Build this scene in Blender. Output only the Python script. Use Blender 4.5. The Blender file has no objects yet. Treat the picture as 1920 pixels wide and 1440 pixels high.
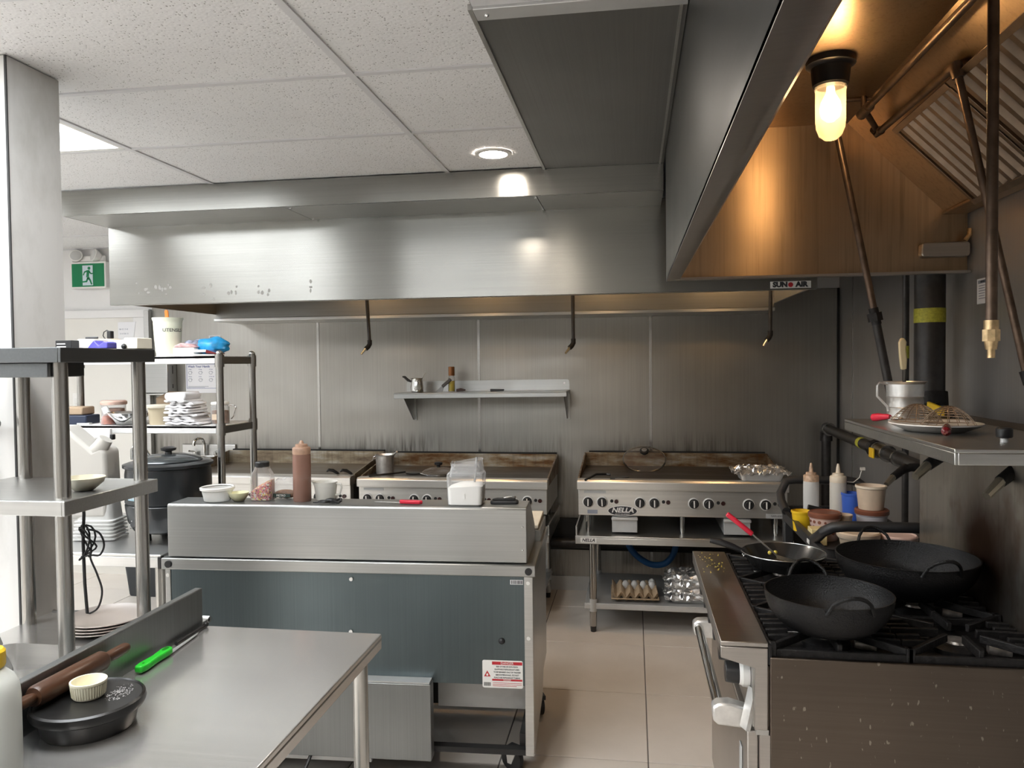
import bpy, math, random
from mathutils import Vector, Matrix
random.seed(7)
PI = math.pi
D2R = math.radians
scene = bpy.context.scene
col = scene.collection

# ------------------------------------------------------------------ camera
F_PX, YAW, PITCH, ROLL, EYE = 1447.976, 0.155729, 0.0280357, 0.01010033, 1.625
def setup_camera():
    cy, sy, cp, sp = math.cos(YAW), math.sin(YAW), math.cos(PITCH), math.sin(PITCH)
    f = Vector((-sy * cp, cy * cp, -sp)); r = Vector((cy, sy, 0)); d = f.cross(r)
    c, s = math.cos(ROLL), math.sin(ROLL)
    r2 = c * r + s * d; d2 = -s * r + c * d
    m = Matrix((r2, -d2, -f)).transposed().to_4x4()
    m.translation = (0, 0, EYE)
    cam = bpy.data.cameras.new('camera'); cam.sensor_width = 36; cam.lens = F_PX * 36 / 1920
    cam.clip_start = 0.05
    o = bpy.data.objects.new('camera', cam); col.objects.link(o); o.matrix_world = m
    scene.camera = o
setup_camera()

# ------------------------------------------------------------------ world, exposure
w = bpy.data.worlds.new('world'); scene.world = w; w.use_nodes = True
w.node_tree.nodes['Background'].inputs[0].default_value = (0.80, 0.88, 1.0, 1)
w.node_tree.nodes['Background'].inputs[1].default_value = 0.25
vs = scene.view_settings
vs.view_transform = 'Standard'; vs.look = 'None'; vs.gamma = 1.0; vs.use_curve_mapping = False
vs.exposure = 1.32
scene.cycles.use_denoising = True
scene.cycles.max_bounces = 8; scene.cycles.diffuse_bounces = 5; scene.cycles.glossy_bounces = 5
scene.cycles.transmission_bounces = 6; scene.cycles.transparent_max_bounces = 10
scene.cycles.caustics_reflective = False; scene.cycles.caustics_refractive = False
scene.cycles.sample_clamp_indirect = 6.0
LED_STRENGTH = 6.2            # ceiling panels
DOWN_STRENGTH = 105.0          # round downlights
BULB_WATTS = 44.0             # warm lamp in the range hood
BULB_WATTS_BACK = 34.0         # each warm lamp hidden up inside the long back hood

# ------------------------------------------------------------------ materials
def newmat(name):
    m = bpy.data.materials.new(name); m.use_nodes = True
    nt = m.node_tree; return m, nt, nt.nodes['Principled BSDF'], nt.nodes, nt.links
def sock(b, names, v):
    for n in names:
        if n in b.inputs: b.inputs[n].default_value = v; return
def coords(N, L, scale=(1, 1, 1), kind='Object'):
    tc = N.new('ShaderNodeTexCoord'); mp = N.new('ShaderNodeMapping')
    mp.inputs['Scale'].default_value = scale
    L.new(tc.outputs[kind], mp.inputs['Vector']); return mp.outputs['Vector']
def noise(N, L, vec, scale=5, detail=4, rough=.55):
    n = N.new('ShaderNodeTexNoise'); n.inputs['Scale'].default_value = scale
    n.inputs['Detail'].default_value = detail; n.inputs['Roughness'].default_value = rough
    L.new(vec, n.inputs['Vector']); return n.outputs['Fac']
def ramp(N, L, fac, stops):
    r = N.new('ShaderNodeValToRGB'); e = r.color_ramp.elements
    while len(e) < len(stops): e.new(0.5)
    for k, (p, c) in enumerate(stops):
        e[k].position = p; e[k].color = (c, c, c, 1) if isinstance(c, (int, float)) else (*c, 1)
    L.new(fac, r.inputs['Fac']); return r.outputs['Color']
def mixc(N, L, fac, a, b):
    m = N.new('ShaderNodeMix'); m.data_type = 'RGBA'
    for s, v in ((m.inputs['Factor'], fac), (m.inputs['A'], a), (m.inputs['B'], b)): pass
    def put(s, v):
        if hasattr(v, 'is_output'): L.new(v, s)
        elif isinstance(v, (int, float)): s.default_value = v
        else: s.default_value = (*v, 1)
    put(m.inputs[0], fac); put(m.inputs[6], a); put(m.inputs[7], b); return m.outputs[2]
def bump(N, L, b, h, strength=.1, dist=.01):
    n = N.new('ShaderNodeBump'); n.inputs['Strength'].default_value = strength; n.inputs['Distance'].default_value = dist
    L.new(h, n.inputs['Height']); L.new(n.outputs['Normal'], b.inputs['Normal'])
def plain(name, c, rough=.5, metal=0., spec=.5, var=.0, vscale=20, bumpv=0., emit=0., trans=0., alpha=1., coat=0.):
    m, nt, b, N, L = newmat(name)
    b.inputs['Base Color'].default_value = (*c, 1); b.inputs['Roughness'].default_value = rough
    b.inputs['Metallic'].default_value = metal
    sock(b, ['Specular IOR Level'], spec); sock(b, ['Coat Weight'], coat)
    if trans: sock(b, ['Transmission Weight'], trans)
    if alpha < 1: b.inputs['Alpha'].default_value = alpha
    if emit:
        sock(b, ['Emission Color'], (*c, 1)); sock(b, ['Emission Strength'], emit)
    if var or bumpv:
        v = coords(N, L); n = noise(N, L, v, vscale, 5)
        if var:
            lo = tuple(max(0, x * (1 - var)) for x in c); hi = tuple(min(1, x * (1 + var)) for x in c)
            L.new(ramp(N, L, n, [(.3, lo), (.7, hi)]), b.inputs['Base Color'])
        if bumpv: bump(N, L, b, n, bumpv)
    return m
def steel(name, c=(.60, .60, .585), rough=.34, grain='x', aniso=.55, tang=None, stain=.12, scratch=.0, wave=.0, streak=0., metal=1., drip=0.):
    """brushed stainless steel: fine grain along one axis, cloudy wear, optional scratches, wavy sheet, drips"""
    m, nt, b, N, L = newmat(name)
    b.inputs['Metallic'].default_value = metal
    sc = {'x': (1.2, 160, 160), 'y': (160, 1.2, 160), 'z': (160, 160, 1.2)}[grain]
    g = noise(N, L, coords(N, L, sc), 1.0, 3)
    cl = noise(N, L, coords(N, L, (1, 1, 1)), 1.7, 3, .5)
    lo = tuple(x * (1 - stain) for x in c); hi = tuple(min(1, x * (1 + stain * .6)) for x in c)
    base = ramp(N, L, cl, [(.25, lo), (.75, hi)])
    fine = ramp(N, L, g, [(.3, .90), (.7, 1.0)])
    mm = N.new('ShaderNodeMix'); mm.data_type = 'RGBA'; mm.blend_type = 'MULTIPLY'; mm.inputs[0].default_value = 1
    L.new(base, mm.inputs[6]); L.new(fine, mm.inputs[7]); out = mm.outputs[2]
    if streak:
        st = noise(N, L, coords(N, L, (55, 55, 1.6)), 1.0, 5, .65)
        out = mixc(N, L, ramp(N, L, st, [(.52, 0.), (.72, streak)]), out, tuple(x * .38 for x in c))
    if drip:   # burnt fat splashed and run down just above the griddles
        tc = N.new('ShaderNodeTexCoord'); sx = N.new('ShaderNodeSeparateXYZ'); L.new(tc.outputs['Object'], sx.inputs[0])
        band = N.new('ShaderNodeMapRange'); band.inputs['From Min'].default_value = 1.14; band.inputs['From Max'].default_value = 1.0; L.new(sx.outputs[2], band.inputs['Value'])
        fine2 = noise(N, L, coords(N, L, (75, 75, 3.5)), 1., 4, .6); patch = noise(N, L, coords(N, L, (1.3, 1, .01)), 1.1, 1)
        mu = N.new('ShaderNodeMath'); mu.operation = 'MULTIPLY'; L.new(band.outputs[0], mu.inputs[0]); L.new(ramp(N, L, fine2, [(.42, 0.), (.66, 1.)]), mu.inputs[1])
        m2 = N.new('ShaderNodeMath'); m2.operation = 'MULTIPLY'; L.new(mu.outputs[0], m2.inputs[0]); L.new(ramp(N, L, patch, [(.45, .10), (.62, drip)]), m2.inputs[1])
        out = mixc(N, L, m2.outputs[0], out, (.05, .042, .034))
    L.new(out, b.inputs['Base Color'])
    r = ramp(N, L, cl, [(.2, rough + .035), (.8, max(.05, rough - .03))])
    if scratch:
        s1 = noise(N, L, coords(N, L, (14, 420, 40)), 1.0, 2); s2 = noise(N, L, coords(N, L, (380, 20, 40)), 1.3, 2)
        ad = N.new('ShaderNodeMath'); ad.operation = 'MAXIMUM'; L.new(s1, ad.inputs[0]); L.new(s2, ad.inputs[1])
        rr = ramp(N, L, ad.outputs[0], [(.50, 0.), (.85, .5)])
        r = mixc(N, L, rr, r, (rough + scratch,) * 3)
    L.new(r, b.inputs['Roughness'])
    if aniso:
        sock(b, ['Anisotropic'], aniso)
        if tang:
            cx = N.new('ShaderNodeCombineXYZ')
            for k in range(3): cx.inputs[k].default_value = tang[k]
            L.new(cx.outputs[0], b.inputs['Tangent'])
    h = g
    if wave:
        wv = noise(N, L, coords(N, L, (.7, .7, 2.2)), 1.6, 1, .4)
        b1 = N.new('ShaderNodeBump'); b1.inputs['Strength'].default_value = wave; b1.inputs['Distance'].default_value = .12
        L.new(wv, b1.inputs['Height'])
        b2 = N.new('ShaderNodeBump'); b2.inputs['Strength'].default_value = .03; b2.inputs['Distance'].default_value = .002
        L.new(g, b2.inputs['Height']); L.new(b1.outputs['Normal'], b2.inputs['Normal']); L.new(b2.outputs['Normal'], b.inputs['Normal'])
    else:
        bump(N, L, b, h, .04, .002)
    return m

M = {}
M['ss'] = steel('stainless', rough=.325, tang=(0, 0, 1))
M['ss_bright'] = steel('stainless_griddle_front', (.74, .72, .68), .325, 'x', .4, (0, 0, 1), .10, metal=.85)
M['ss_top'] = steel('stainless_worktop', (.74, .73, .71), .225, 'x', .0, None, .16, metal=.80)
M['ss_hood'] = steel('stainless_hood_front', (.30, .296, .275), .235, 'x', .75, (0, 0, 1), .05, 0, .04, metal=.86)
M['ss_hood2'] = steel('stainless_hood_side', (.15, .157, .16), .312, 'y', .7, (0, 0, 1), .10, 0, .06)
M['ss_soffit'] = steel('stainless_ceiling_sheet', (.26, .26, .255), .36, 'y', .3, None, .10, metal=.85)
M['ss_wall'] = steel('stainless_wall', (.37, .355, .325), .34, 'z', .55, (0, 0, 1), .14, 0, .10, .08, metal=.72, drip=.95)
M['ss_wallr'] = steel('stainless_side_wall', (.40, .39, .38), .38, 'z', .55, (0, 0, 1), .12, 0, .08, .08, metal=.55)
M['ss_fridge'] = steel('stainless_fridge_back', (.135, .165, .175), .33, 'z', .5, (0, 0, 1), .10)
M['ss_cover'] = steel('stainless_fridge_cover', (.46, .465, .455), .33, 'x', .5, (0, 0, 1), .10)
M['ss_warm'] = steel('stainless_range', (.50, .47, .44), .32, 'x', .5, None, .16)
M['ss_grease'] = steel('greasy_hood_inside', (.46, .335, .22), .34, 'z', .75, (0, 0, 1), .30, 0, .08, .45)
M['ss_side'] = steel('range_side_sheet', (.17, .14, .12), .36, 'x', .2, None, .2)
M['ss_post'] = plain('stainless_tube', (.42, .41, .39), .24, 1.)
M['galv'] = plain('galvanised', (.58, .585, .58), .45, .45, var=.08, vscale=6)
M['chrome'] = plain('chrome', (.75, .75, .74), .12, 1.)
M['alu'] = plain('aluminium', (.78, .77, .75), .36, .85, var=.12, vscale=30)
M['foil'] = plain('foil', (.86, .86, .86), .30, .9)
M['iron'] = plain('cast_iron', (.013, .012, .012), .50, 0, .28, .4, 60, .3)
M['wok'] = plain('seasoned_wok', (.007, .007, .0075), .26, .0, .32, .5, 260, .4)
M['pipe'] = plain('black_pipe', (.030, .027, .025), .42, .2, .5, .4, 25)
M['pipe_warm'] = plain('greasy_pipe', (.13, .09, .065), .38, .8, .5, .35, 25)
M['brass'] = plain('brass', (.62, .45, .25), .32, 1., var=.3, vscale=60)
M['brass_pale'] = plain('pale_brass', (.80, .72, .55), .25, 1.)
M['black'] = plain('black_plastic', (.014, .014, .015), .38)
M['black_matte'] = plain('black_matte', (.012, .012, .012), .75)
M['rubber'] = plain('black_rubber', (.02, .02, .021), .6)
M['white'] = plain('white_paint', (.80, .79, .78), .55, var=.03, vscale=3)
M['whitegloss'] = plain('white_plastic', (.82, .81, .78), .3)
M['cream'] = plain('cream_ceramic', (.80, .76, .60), .28)
M['canister'] = plain('cream_enamel', (.78, .80, .64), .35)
M['paper'] = plain('paper', (.83, .83, .85), .8)
M['ink'] = plain('ink', (.03, .03, .035), .7)
M['inkblue'] = plain('blue_ink', (.10, .13, .32), .7)
M['inkgrey'] = plain('grey_ink', (.28, .30, .36), .7)
M['red'] = plain('red_plastic', (.66, .02, .05), .32)
M['redprint'] = plain('red_print', (.50, .02, .03), .6)
M['darkred'] = plain('dark_red_wood', (.16, .008, .012), .18, coat=.5)
M['yellow'] = plain('yellow_plastic', (.85, .55, .02), .4)
M['tape'] = plain('yellow_green_tape', (.50, .50, .06), .55, var=.25, vscale=90)
M['green'] = plain('green_plastic', (.03, .62, .04), .3)
M['blue'] = plain('blue_plastic', (.02, .30, .62), .35, var=.3, vscale=30)
M['bluetub'] = plain('blue_tub', (.05, .13, .55), .4)
M['bluehose'] = plain('blue_hose', (.02, .11, .30), .5)
M['purple'] = plain('purple_pack', (.10, .09, .45), .4, var=.5, vscale=18)
M['orange'] = plain('orange_plastic', (.9, .24, .03), .4)
M['brownlid'] = plain('brown_lid', (.20, .07, .04), .4)
M['tan'] = plain('sauce_tub', (.70, .56, .42), .45, var=.12, vscale=14)
M['card'] = plain('cardboard', (.42, .31, .21), .8, var=.1, vscale=12)
M['pulp'] = plain('egg_tray_pulp', (.46, .34, .22), .9, var=.12, vscale=40, bumpv=.3)
M['egg'] = plain('white_egg', (.84, .82, .79), .5)
M['board'] = plain('cutting_board', (.80, .72, .58), .55, var=.06, vscale=9)
M['spice'] = plain('red_spice', (.42, .10, .04), .7, var=.4, vscale=60)
M['brownsauce'] = plain('brown_sauce', (.16, .085, .07), .4, var=.2, vscale=30)
M['flour'] = plain('sugar', (.86, .85, .82), .8)
M['cloth'] = plain('white_cloth', (.84, .83, .84), .9)
M['oil'] = plain('yellow_oil', (.62, .50, .04), .2)
M['bronze'] = plain('bronze_cap', (.30, .13, .05), .3, .6)
M['bin'] = plain('dark_grey_bin', (.035, .04, .045), .55)
M['kettle'] = plain('kettle_black', (.012, .015, .018), .28, coat=.2)
M['stone'] = plain('crepe_plate', (.012, .012, .012), .30, .0, .5, .5, 14)
M['food'] = plain('egg_scraps', (.75, .60, .10), .5)
M['plate'] = plain('beige_plate', (.62, .55, .50), .3)
M['whiteplate'] = plain('white_plate', (.84, .80, .74), .25)
M['trim_dark'] = plain('corner_trim_dark', (.05, .05, .05), .8)
M['greensign'] = plain('sign_green', (.0, .20, .075), .4)
M['groutfloor'] = plain('grout', (.20, .19, .18), .9)
M['tbar'] = plain('ceiling_grid', (.72, .72, .73), .5)
M['skimmer'] = plain('skimmer_wire', (.50, .40, .31), .3, 1.)
M['wrapred'] = plain('red_white_wrap', (.72, .40, .40), .5, var=.5, vscale=26)

def wood(name, c1, c2, scale=(3, 40, 40), rough=.4):
    m, nt, b, N, L = newmat(name); n = noise(N, L, coords(N, L, scale), 1., 4)
    L.new(ramp(N, L, n, [(.3, c1), (.7, c2)]), b.inputs['Base Color']); b.inputs['Roughness'].default_value = rough; return m
M['wood'] = wood('brown_wood', (.035, .014, .008), (.10, .045, .022), (40, 3, 40), .35)
M['woodlight'] = wood('pale_handle', (.55, .40, .20), (.72, .57, .33))

def clear(name, tint, opac=.25, rough=.12):
    """clear or frosted plastic and glass: part see-through, part glossy and milky"""
    m, nt, b, N, L = newmat(name)
    b.inputs['Base Color'].default_value = (*tint, 1); b.inputs['Roughness'].default_value = rough
    t = N.new('ShaderNodeBsdfTransparent'); mx = N.new('ShaderNodeMixShader'); lw = N.new('ShaderNodeLayerWeight')
    lw.inputs['Blend'].default_value = .35
    mr = N.new('ShaderNodeMapRange'); mr.inputs['To Min'].default_value = opac; mr.inputs['To Max'].default_value = min(1, opac + .45)
    L.new(lw.outputs['Facing'], mr.inputs['Value']); L.new(mr.outputs[0], mx.inputs[0])
    L.new(t.outputs[0], mx.inputs[1]); L.new(b.outputs[0], mx.inputs[2])
    L.new(mx.outputs[0], N['Material Output'].inputs['Surface']); return m
M['clear'] = clear('clear_plastic', (.75, .76, .77), .16)
M['frost'] = clear('frosted_plastic', (.82, .82, .80), .62, .3)
M['milky'] = clear('milky_plastic', (.80, .76, .68), .75, .35)
M['glass'] = clear('glass', (.55, .57, .56), .10, .05)
M['lidglass'] = clear('lid_glass', (.42, .36, .30), .10, .06)

def emitter(name, c, s):
    m = bpy.data.materials.new(name); m.use_nodes = True; nt = m.node_tree; nt.nodes.clear()
    e = nt.nodes.new('ShaderNodeEmission'); o = nt.nodes.new('ShaderNodeOutputMaterial')
    e.inputs[0].default_value = (*c, 1); e.inputs[1].default_value = s; nt.links.new(e.outputs[0], o.inputs[0]); return m
M['led'] = emitter('led_panel_glow', (.93, .97, 1.0), LED_STRENGTH)
M['down'] = emitter('downlight_glow', (1.0, .89, .77), DOWN_STRENGTH)
M['bulb'] = emitter('bulb_glow', (1.0, .66, .30), 9.)
def jar_mat():
    m, nt, b, N, L = newmat('lamp_jar_glass')
    b.inputs['Base Color'].default_value = (.85, .75, .6, 1); b.inputs['Roughness'].default_value = .15
    sock(b, ['Emission Color'], (1., .55, .22, 1)); sock(b, ['Emission Strength'], .35)
    t = N.new('ShaderNodeBsdfTransparent'); mx = N.new('ShaderNodeMixShader'); mx.inputs[0].default_value = .42
    L.new(t.outputs[0], mx.inputs[1]); L.new(b.outputs[0], mx.inputs[2]); L.new(mx.outputs[0], N['Material Output'].inputs['Surface']); return m
M['jar'] = jar_mat()

def ceiling_tile_mat():
    m, nt, b, N, L = newmat('acoustic_tile'); v = coords(N, L)
    vo = N.new('ShaderNodeTexVoronoi'); vo.inputs['Scale'].default_value = 95; L.new(v, vo.inputs['Vector'])
    n = noise(N, L, v, 45, 3)
    ad = N.new('ShaderNodeMath'); ad.operation = 'MULTIPLY_ADD'; ad.inputs[1].default_value = .55
    L.new(n, ad.inputs[0]); L.new(vo.outputs['Distance'], ad.inputs[2])
    holes = ramp(N, L, ad.outputs[0], [(.40, 1.), (.48, 0.)])
    big = ramp(N, L, noise(N, L, v, 2, 3), [(.3, (.82, .82, .82)), (.7, (.87, .87, .87))])
    L.new(mixc(N, L, holes, big, (.30, .29, .28)), b.inputs['Base Color']); b.inputs['Roughness'].default_value = .95
    bump(N, L, b, ad.outputs[0], .25, .004); return m
M['tile_c'] = ceiling_tile_mat()
def floor_tile_mat():
    m, nt, b, N, L = newmat('porcelain_tile'); v = coords(N, L, (1, 1, 1), 'Object')
    n = noise(N, L, v, 4, 5); L.new(ramp(N, L, n, [(.3, (.78, .72, .655)), (.7, (.85, .79, .725))]), b.inputs['Base Color'])
    L.new(ramp(N, L, noise(N, L, v, 9, 4), [(.3, .28), (.7, .42)]), b.inputs['Roughness']); return m
M['tile_f'] = floor_tile_mat()
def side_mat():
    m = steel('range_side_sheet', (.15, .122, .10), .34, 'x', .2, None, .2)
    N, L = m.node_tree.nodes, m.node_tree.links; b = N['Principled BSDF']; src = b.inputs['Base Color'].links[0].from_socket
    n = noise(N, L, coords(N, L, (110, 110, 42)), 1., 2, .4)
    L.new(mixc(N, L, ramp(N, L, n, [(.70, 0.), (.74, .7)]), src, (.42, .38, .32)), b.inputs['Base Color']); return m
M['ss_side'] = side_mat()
def griddle_plate_mat(name, c1, c2):
    m, nt, b, N, L = newmat(name); n = noise(N, L, coords(N, L, (2, 6, 6)), 1.6, 6, .6)
    L.new(ramp(N, L, n, [(.3, c1), (.7, c2)]), b.inputs['Base Color']); b.inputs['Metallic'].default_value = .75
    L.new(ramp(N, L, n, [(.3, .32), (.7, .5)]), b.inputs['Roughness']); return m
M['plate_brown'] = griddle_plate_mat('seasoned_brown_plate', (.10, .075, .055), (.20, .16, .12))
M['plate_dark'] = griddle_plate_mat('seasoned_dark_plate', (.035, .030, .027), (.09, .075, .065))
def splash_mat(name, burn):
    """stainless splash with burnt-on fat in blotches"""
    m, nt, b, N, L = newmat(name); v = coords(N, L, (2.2, 6, 9)); n = noise(N, L, v, 1.8, 6, .65); n2 = noise(N, L, coords(N, L, (60, 60, 4)), 1, 3)
    c = ramp(N, L, n, [(.30, (.50, .47, .42)), (.46, tuple(.5 * (x + y) for x, y in zip(burn, (.46, .40, .28)))), (.60, burn), (.75, (.06, .035, .02))])
    L.new(mixc(N, L, ramp(N, L, n2, [(.5, 0.), (.75, .35)]), c, (.08, .06, .05)), b.inputs['Base Color'])
    b.inputs['Metallic'].default_value = .7; b.inputs['Roughness'].default_value = .42; return m
M['splash_a'] = splash_mat('splash_greasy', (.22, .17, .12))
M['splash_b'] = splash_mat('splash_burnt', (.16, .075, .025))
def sprinkle_mat():
    m, nt, b, N, L = newmat('sprinkles'); vo = N.new('ShaderNodeTexVoronoi'); vo.inputs['Scale'].default_value = 190
    L.new(coords(N, L), vo.inputs['Vector']); s = N.new('ShaderNodeSeparateColor'); L.new(vo.outputs['Color'], s.inputs[0])
    r = N.new('ShaderNodeValToRGB'); r.color_ramp.interpolation = 'CONSTANT'; e = r.color_ramp.elements
    cs = [(.62, .10, .14), (.80, .62, .12), (.16, .05, .03), (.75, .25, .30), (.70, .70, .60), (.55, .16, .10)]
    while len(e) < 6: e.new(.5)
    for k, c in enumerate(cs): e[k].position = k / 6; e[k].color = (*c, 1)
    L.new(s.outputs[0], r.inputs[0]); L.new(r.outputs[0], b.inputs['Base Color']); return m
M['sprinkles'] = sprinkle_mat()

# ------------------------------------------------------------------ mesh helpers
class G:
    def __init__(s): s.v = []; s.f = []
    def add(s, vs, fs):
        n = len(s.v); s.v += [tuple(p) for p in vs]; s.f += [tuple(i + n for i in q) for q in fs]; return s
    def box(s, x0, x1, y0, y1, z0, z1):
        return s.add([(x0, y0, z0), (x1, y0, z0), (x1, y1, z0), (x0, y1, z0), (x0, y0, z1), (x1, y0, z1), (x1, y1, z1), (x0, y1, z1)],
                     [(0, 3, 2, 1), (4, 5, 6, 7), (0, 1, 5, 4), (1, 2, 6, 5), (2, 3, 7, 6), (3, 0, 4, 7)])
    def beam(s, p0, p1, wx, wz, up=(0, 0, 1)):
        p0, p1 = Vector(p0), Vector(p1); d = (p1 - p0).normalized(); u = Vector(up)
        a = d.cross(u).normalized(); b = a.cross(d).normalized(); vs = []
        for p in (p0, p1):
            for i, j in ((-1, -1), (1, -1), (1, 1), (-1, 1)): vs.append(p + a * (i * wx / 2) + b * (j * wz / 2))
        return s.add(vs, [(0, 1, 2, 3), (7, 6, 5, 4), (0, 4, 5, 1), (1, 5, 6, 2), (2, 6, 7, 3), (3, 7, 4, 0)])
    def cyl(s, p0, p1, r0, r1=None, n=16, caps=True):
        r1 = r0 if r1 is None else r1
        p0, p1 = Vector(p0), Vector(p1); d = (p1 - p0).normalized()
        u = Vector((0, 0, 1)) if abs(d.z) < .9 else Vector((1, 0, 0)); a = d.cross(u).normalized(); b = d.cross(a).normalized()
        vs = []
        for p, r in ((p0, r0), (p1, r1)):
            for k in range(n): t = 2 * PI * k / n; vs.append(p + a * (r * math.cos(t)) + b * (r * math.sin(t)))
        fs = [(k, (k + 1) % n, n + (k + 1) % n, n + k) for k in range(n)]
        if caps: fs += [tuple(range(n - 1, -1, -1)), tuple(range(n, 2 * n))]
        return s.add(vs, fs)
    def tube(s, pts, r, n=10, caps=True, closed=False):
        pts = [Vector(p) for p in pts]; m = len(pts); vs = []; prev = None
        for i, p in enumerate(pts):
            if closed: d = (pts[(i + 1) % m] - pts[i - 1]).normalized()
            else: d = (pts[min(i + 1, m - 1)] - pts[max(i - 1, 0)]).normalized()
            if prev is None:
                u = Vector((0, 0, 1)) if abs(d.z) < .9 else Vector((1, 0, 0)); a = d.cross(u).normalized()
            else:
                a = (prev - d * prev.dot(d)).normalized()
            prev = a; b = d.cross(a).normalized(); rr = r[i] if isinstance(r, (list, tuple)) else r
            for k in range(n): t = 2 * PI * k / n; vs.append(p + a * (rr * math.cos(t)) + b * (rr * math.sin(t)))
        fs = []
        for i in range(m if closed else m - 1):
            j = (i + 1) % m
            for k in range(n): fs.append((i * n + k, i * n + (k + 1) % n, j * n + (k + 1) % n, j * n + k))
        if caps and not closed: fs += [tuple(range(n - 1, -1, -1)), tuple(range((m - 1) * n, m * n))]
        return s.add(vs, fs)
    def lathe(s, prof, c=(0, 0, 0), n=28, sx=1., sy=1., cap0=True, cap1=True):
        vs = []
        for r, z in prof:
            for k in range(n): t = 2 * PI * k / n; vs.append((c[0] + sx * r * math.cos(t), c[1] + sy * r * math.sin(t), c[2] + z))
        m = len(prof); fs = []
        for i in range(m - 1):
            for k in range(n): fs.append((i * n + k, i * n + (k + 1) % n, (i + 1) * n + (k + 1) % n, (i + 1) * n + k))
        if cap0: fs.append(tuple(range(n - 1, -1, -1)))
        if cap1: fs.append(tuple(range((m - 1) * n, m * n)))
        return s.add(vs, fs)
    def prism(s, poly, axis, a, b):
        """poly in the plane across `axis`: x -> (y,z), y -> (x,z), z -> (x,y)"""
        def P(q, t): return {'x': (t, q[0], q[1]), 'y': (q[0], t, q[1]), 'z': (q[0], q[1], t)}[axis]
        n = len(poly); vs = [P(q, a) for q in poly] + [P(q, b) for q in poly]
        fs = [tuple(range(n - 1, -1, -1)), tuple(range(n, 2 * n))] + [(k, (k + 1) % n, n + (k + 1) % n, n + k) for k in range(n)]
        return s.add(vs, fs)
    def sph(s, c, r, n=16, m=10, sx=1, sy=1, sz=1):
        prof = [(max(1e-4, r * math.sin(PI * k / m)), -r * math.cos(PI * k / m) * sz) for k in range(m + 1)]
        return s.lathe(prof, c, n, sx, sy)
    def rot(s, M4): s.v = [tuple(M4 @ Vector(p)) for p in s.v]; return s
def spl(pts, k=5):
    P_ = [Vector(p) for p in pts]; out = []
    for i in range(len(P_) - 1):
        a, b, c, d = P_[max(i - 1, 0)], P_[i], P_[i + 1], P_[min(i + 2, len(P_) - 1)]
        for j in range(k):
            t = j / k; out.append(.5 * ((2 * b) + (c - a) * t + (2 * a - 5 * b + 4 * c - d) * t * t + (3 * b - a - 3 * c + d) * t ** 3))
    return out + [P_[-1]]
def rrect(w, h, r, n=4, cx=0, cy=0):
    out = []
    for sx, sy, a0 in ((1, 1, 0), (-1, 1, 90), (-1, -1, 180), (1, -1, 270)):
        for k in range(n + 1):
            t = D2R(a0 + 90 * k / n); out.append((cx + sx * (w / 2 - r) + r * math.cos(t), cy + sy * (h / 2 - r) + r * math.sin(t)))
    return out
def loft(g, sections, cap0=True, cap1=True):
    n = len(sections[0]); vs = [p for s in sections for p in s]; fs = []
    for i in range(len(sections) - 1):
        for k in range(n): fs.append((i * n + k, i * n + (k + 1) % n, (i + 1) * n + (k + 1) % n, (i + 1) * n + k))
    if cap0: fs.append(tuple(range(n - 1, -1, -1)))
    if cap1: fs.append(tuple(range((len(sections) - 1) * n, len(sections) * n)))
    return g.add(vs, fs)
def mesh_of(name, g, mat, sharp=38):
    me = bpy.data.meshes.new(name); me.from_pydata(g.v, [], g.f); me.update()
    import bmesh
    bm = bmesh.new(); bm.from_mesh(me); bmesh.ops.recalc_face_normals(bm, faces=bm.faces); bm.to_mesh(me); bm.free()
    me.materials.append(M[mat] if isinstance(mat, str) else mat)
    me.shade_smooth(); me.set_sharp_from_angle(angle=D2R(sharp)); return me
def obj(name, g, mat, parent=None, bevel=0., loc=None, rot=None, label=None, sharp=38, seg=2):
    o = bpy.data.objects.new(name, mesh_of(name, g, mat, sharp)); col.objects.link(o)
    if parent: o.parent = parent
    if loc: o.location = loc
    if rot: o.rotation_euler = rot
    if bevel:
        b = o.modifiers.new('bevel', 'BEVEL'); b.width = bevel; b.segments = seg; b.limit_method = 'ANGLE'; b.angle_limit = D2R(40)
        b.harden_normals = False
    if label: o['label'] = label
    return o
def share(src, parent, loc=None, rot=None):
    o = src.copy(); col.objects.link(o); o.parent = parent
    if loc is not None: o.location = loc
    if rot is not None: o.rotation_euler = rot
    return o
def thing(name, label, cat, loc=(0, 0, 0), rz=0., group=None, rot=None):
    o = bpy.data.objects.new(name, None); col.objects.link(o); o.empty_display_size = .05
    o.location = loc; o.rotation_euler = rot or (0, 0, rz); o['label'] = label; o['category'] = cat
    if group: o['group'] = group
    return o
def tag(o, label, cat, group=None):
    o['label'] = label; o['category'] = cat
    if group: o['group'] = group
    return o
def struct(o, label, cat=None):
    o['kind'] = 'structure'; o['label'] = label
    if cat: o['category'] = cat
    return o
def copy_tree(o, parent=None):
    c = o.copy(); col.objects.link(c); c.parent = parent
    for ch in list(o.children): copy_tree(ch, c)
    return c
FRONT = (PI / 2, 0, 0)          # print that faces the room from the back wall
FRONT_R = (PI / 2, 0, -PI / 2)  # print that faces the room from the right wall
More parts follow.
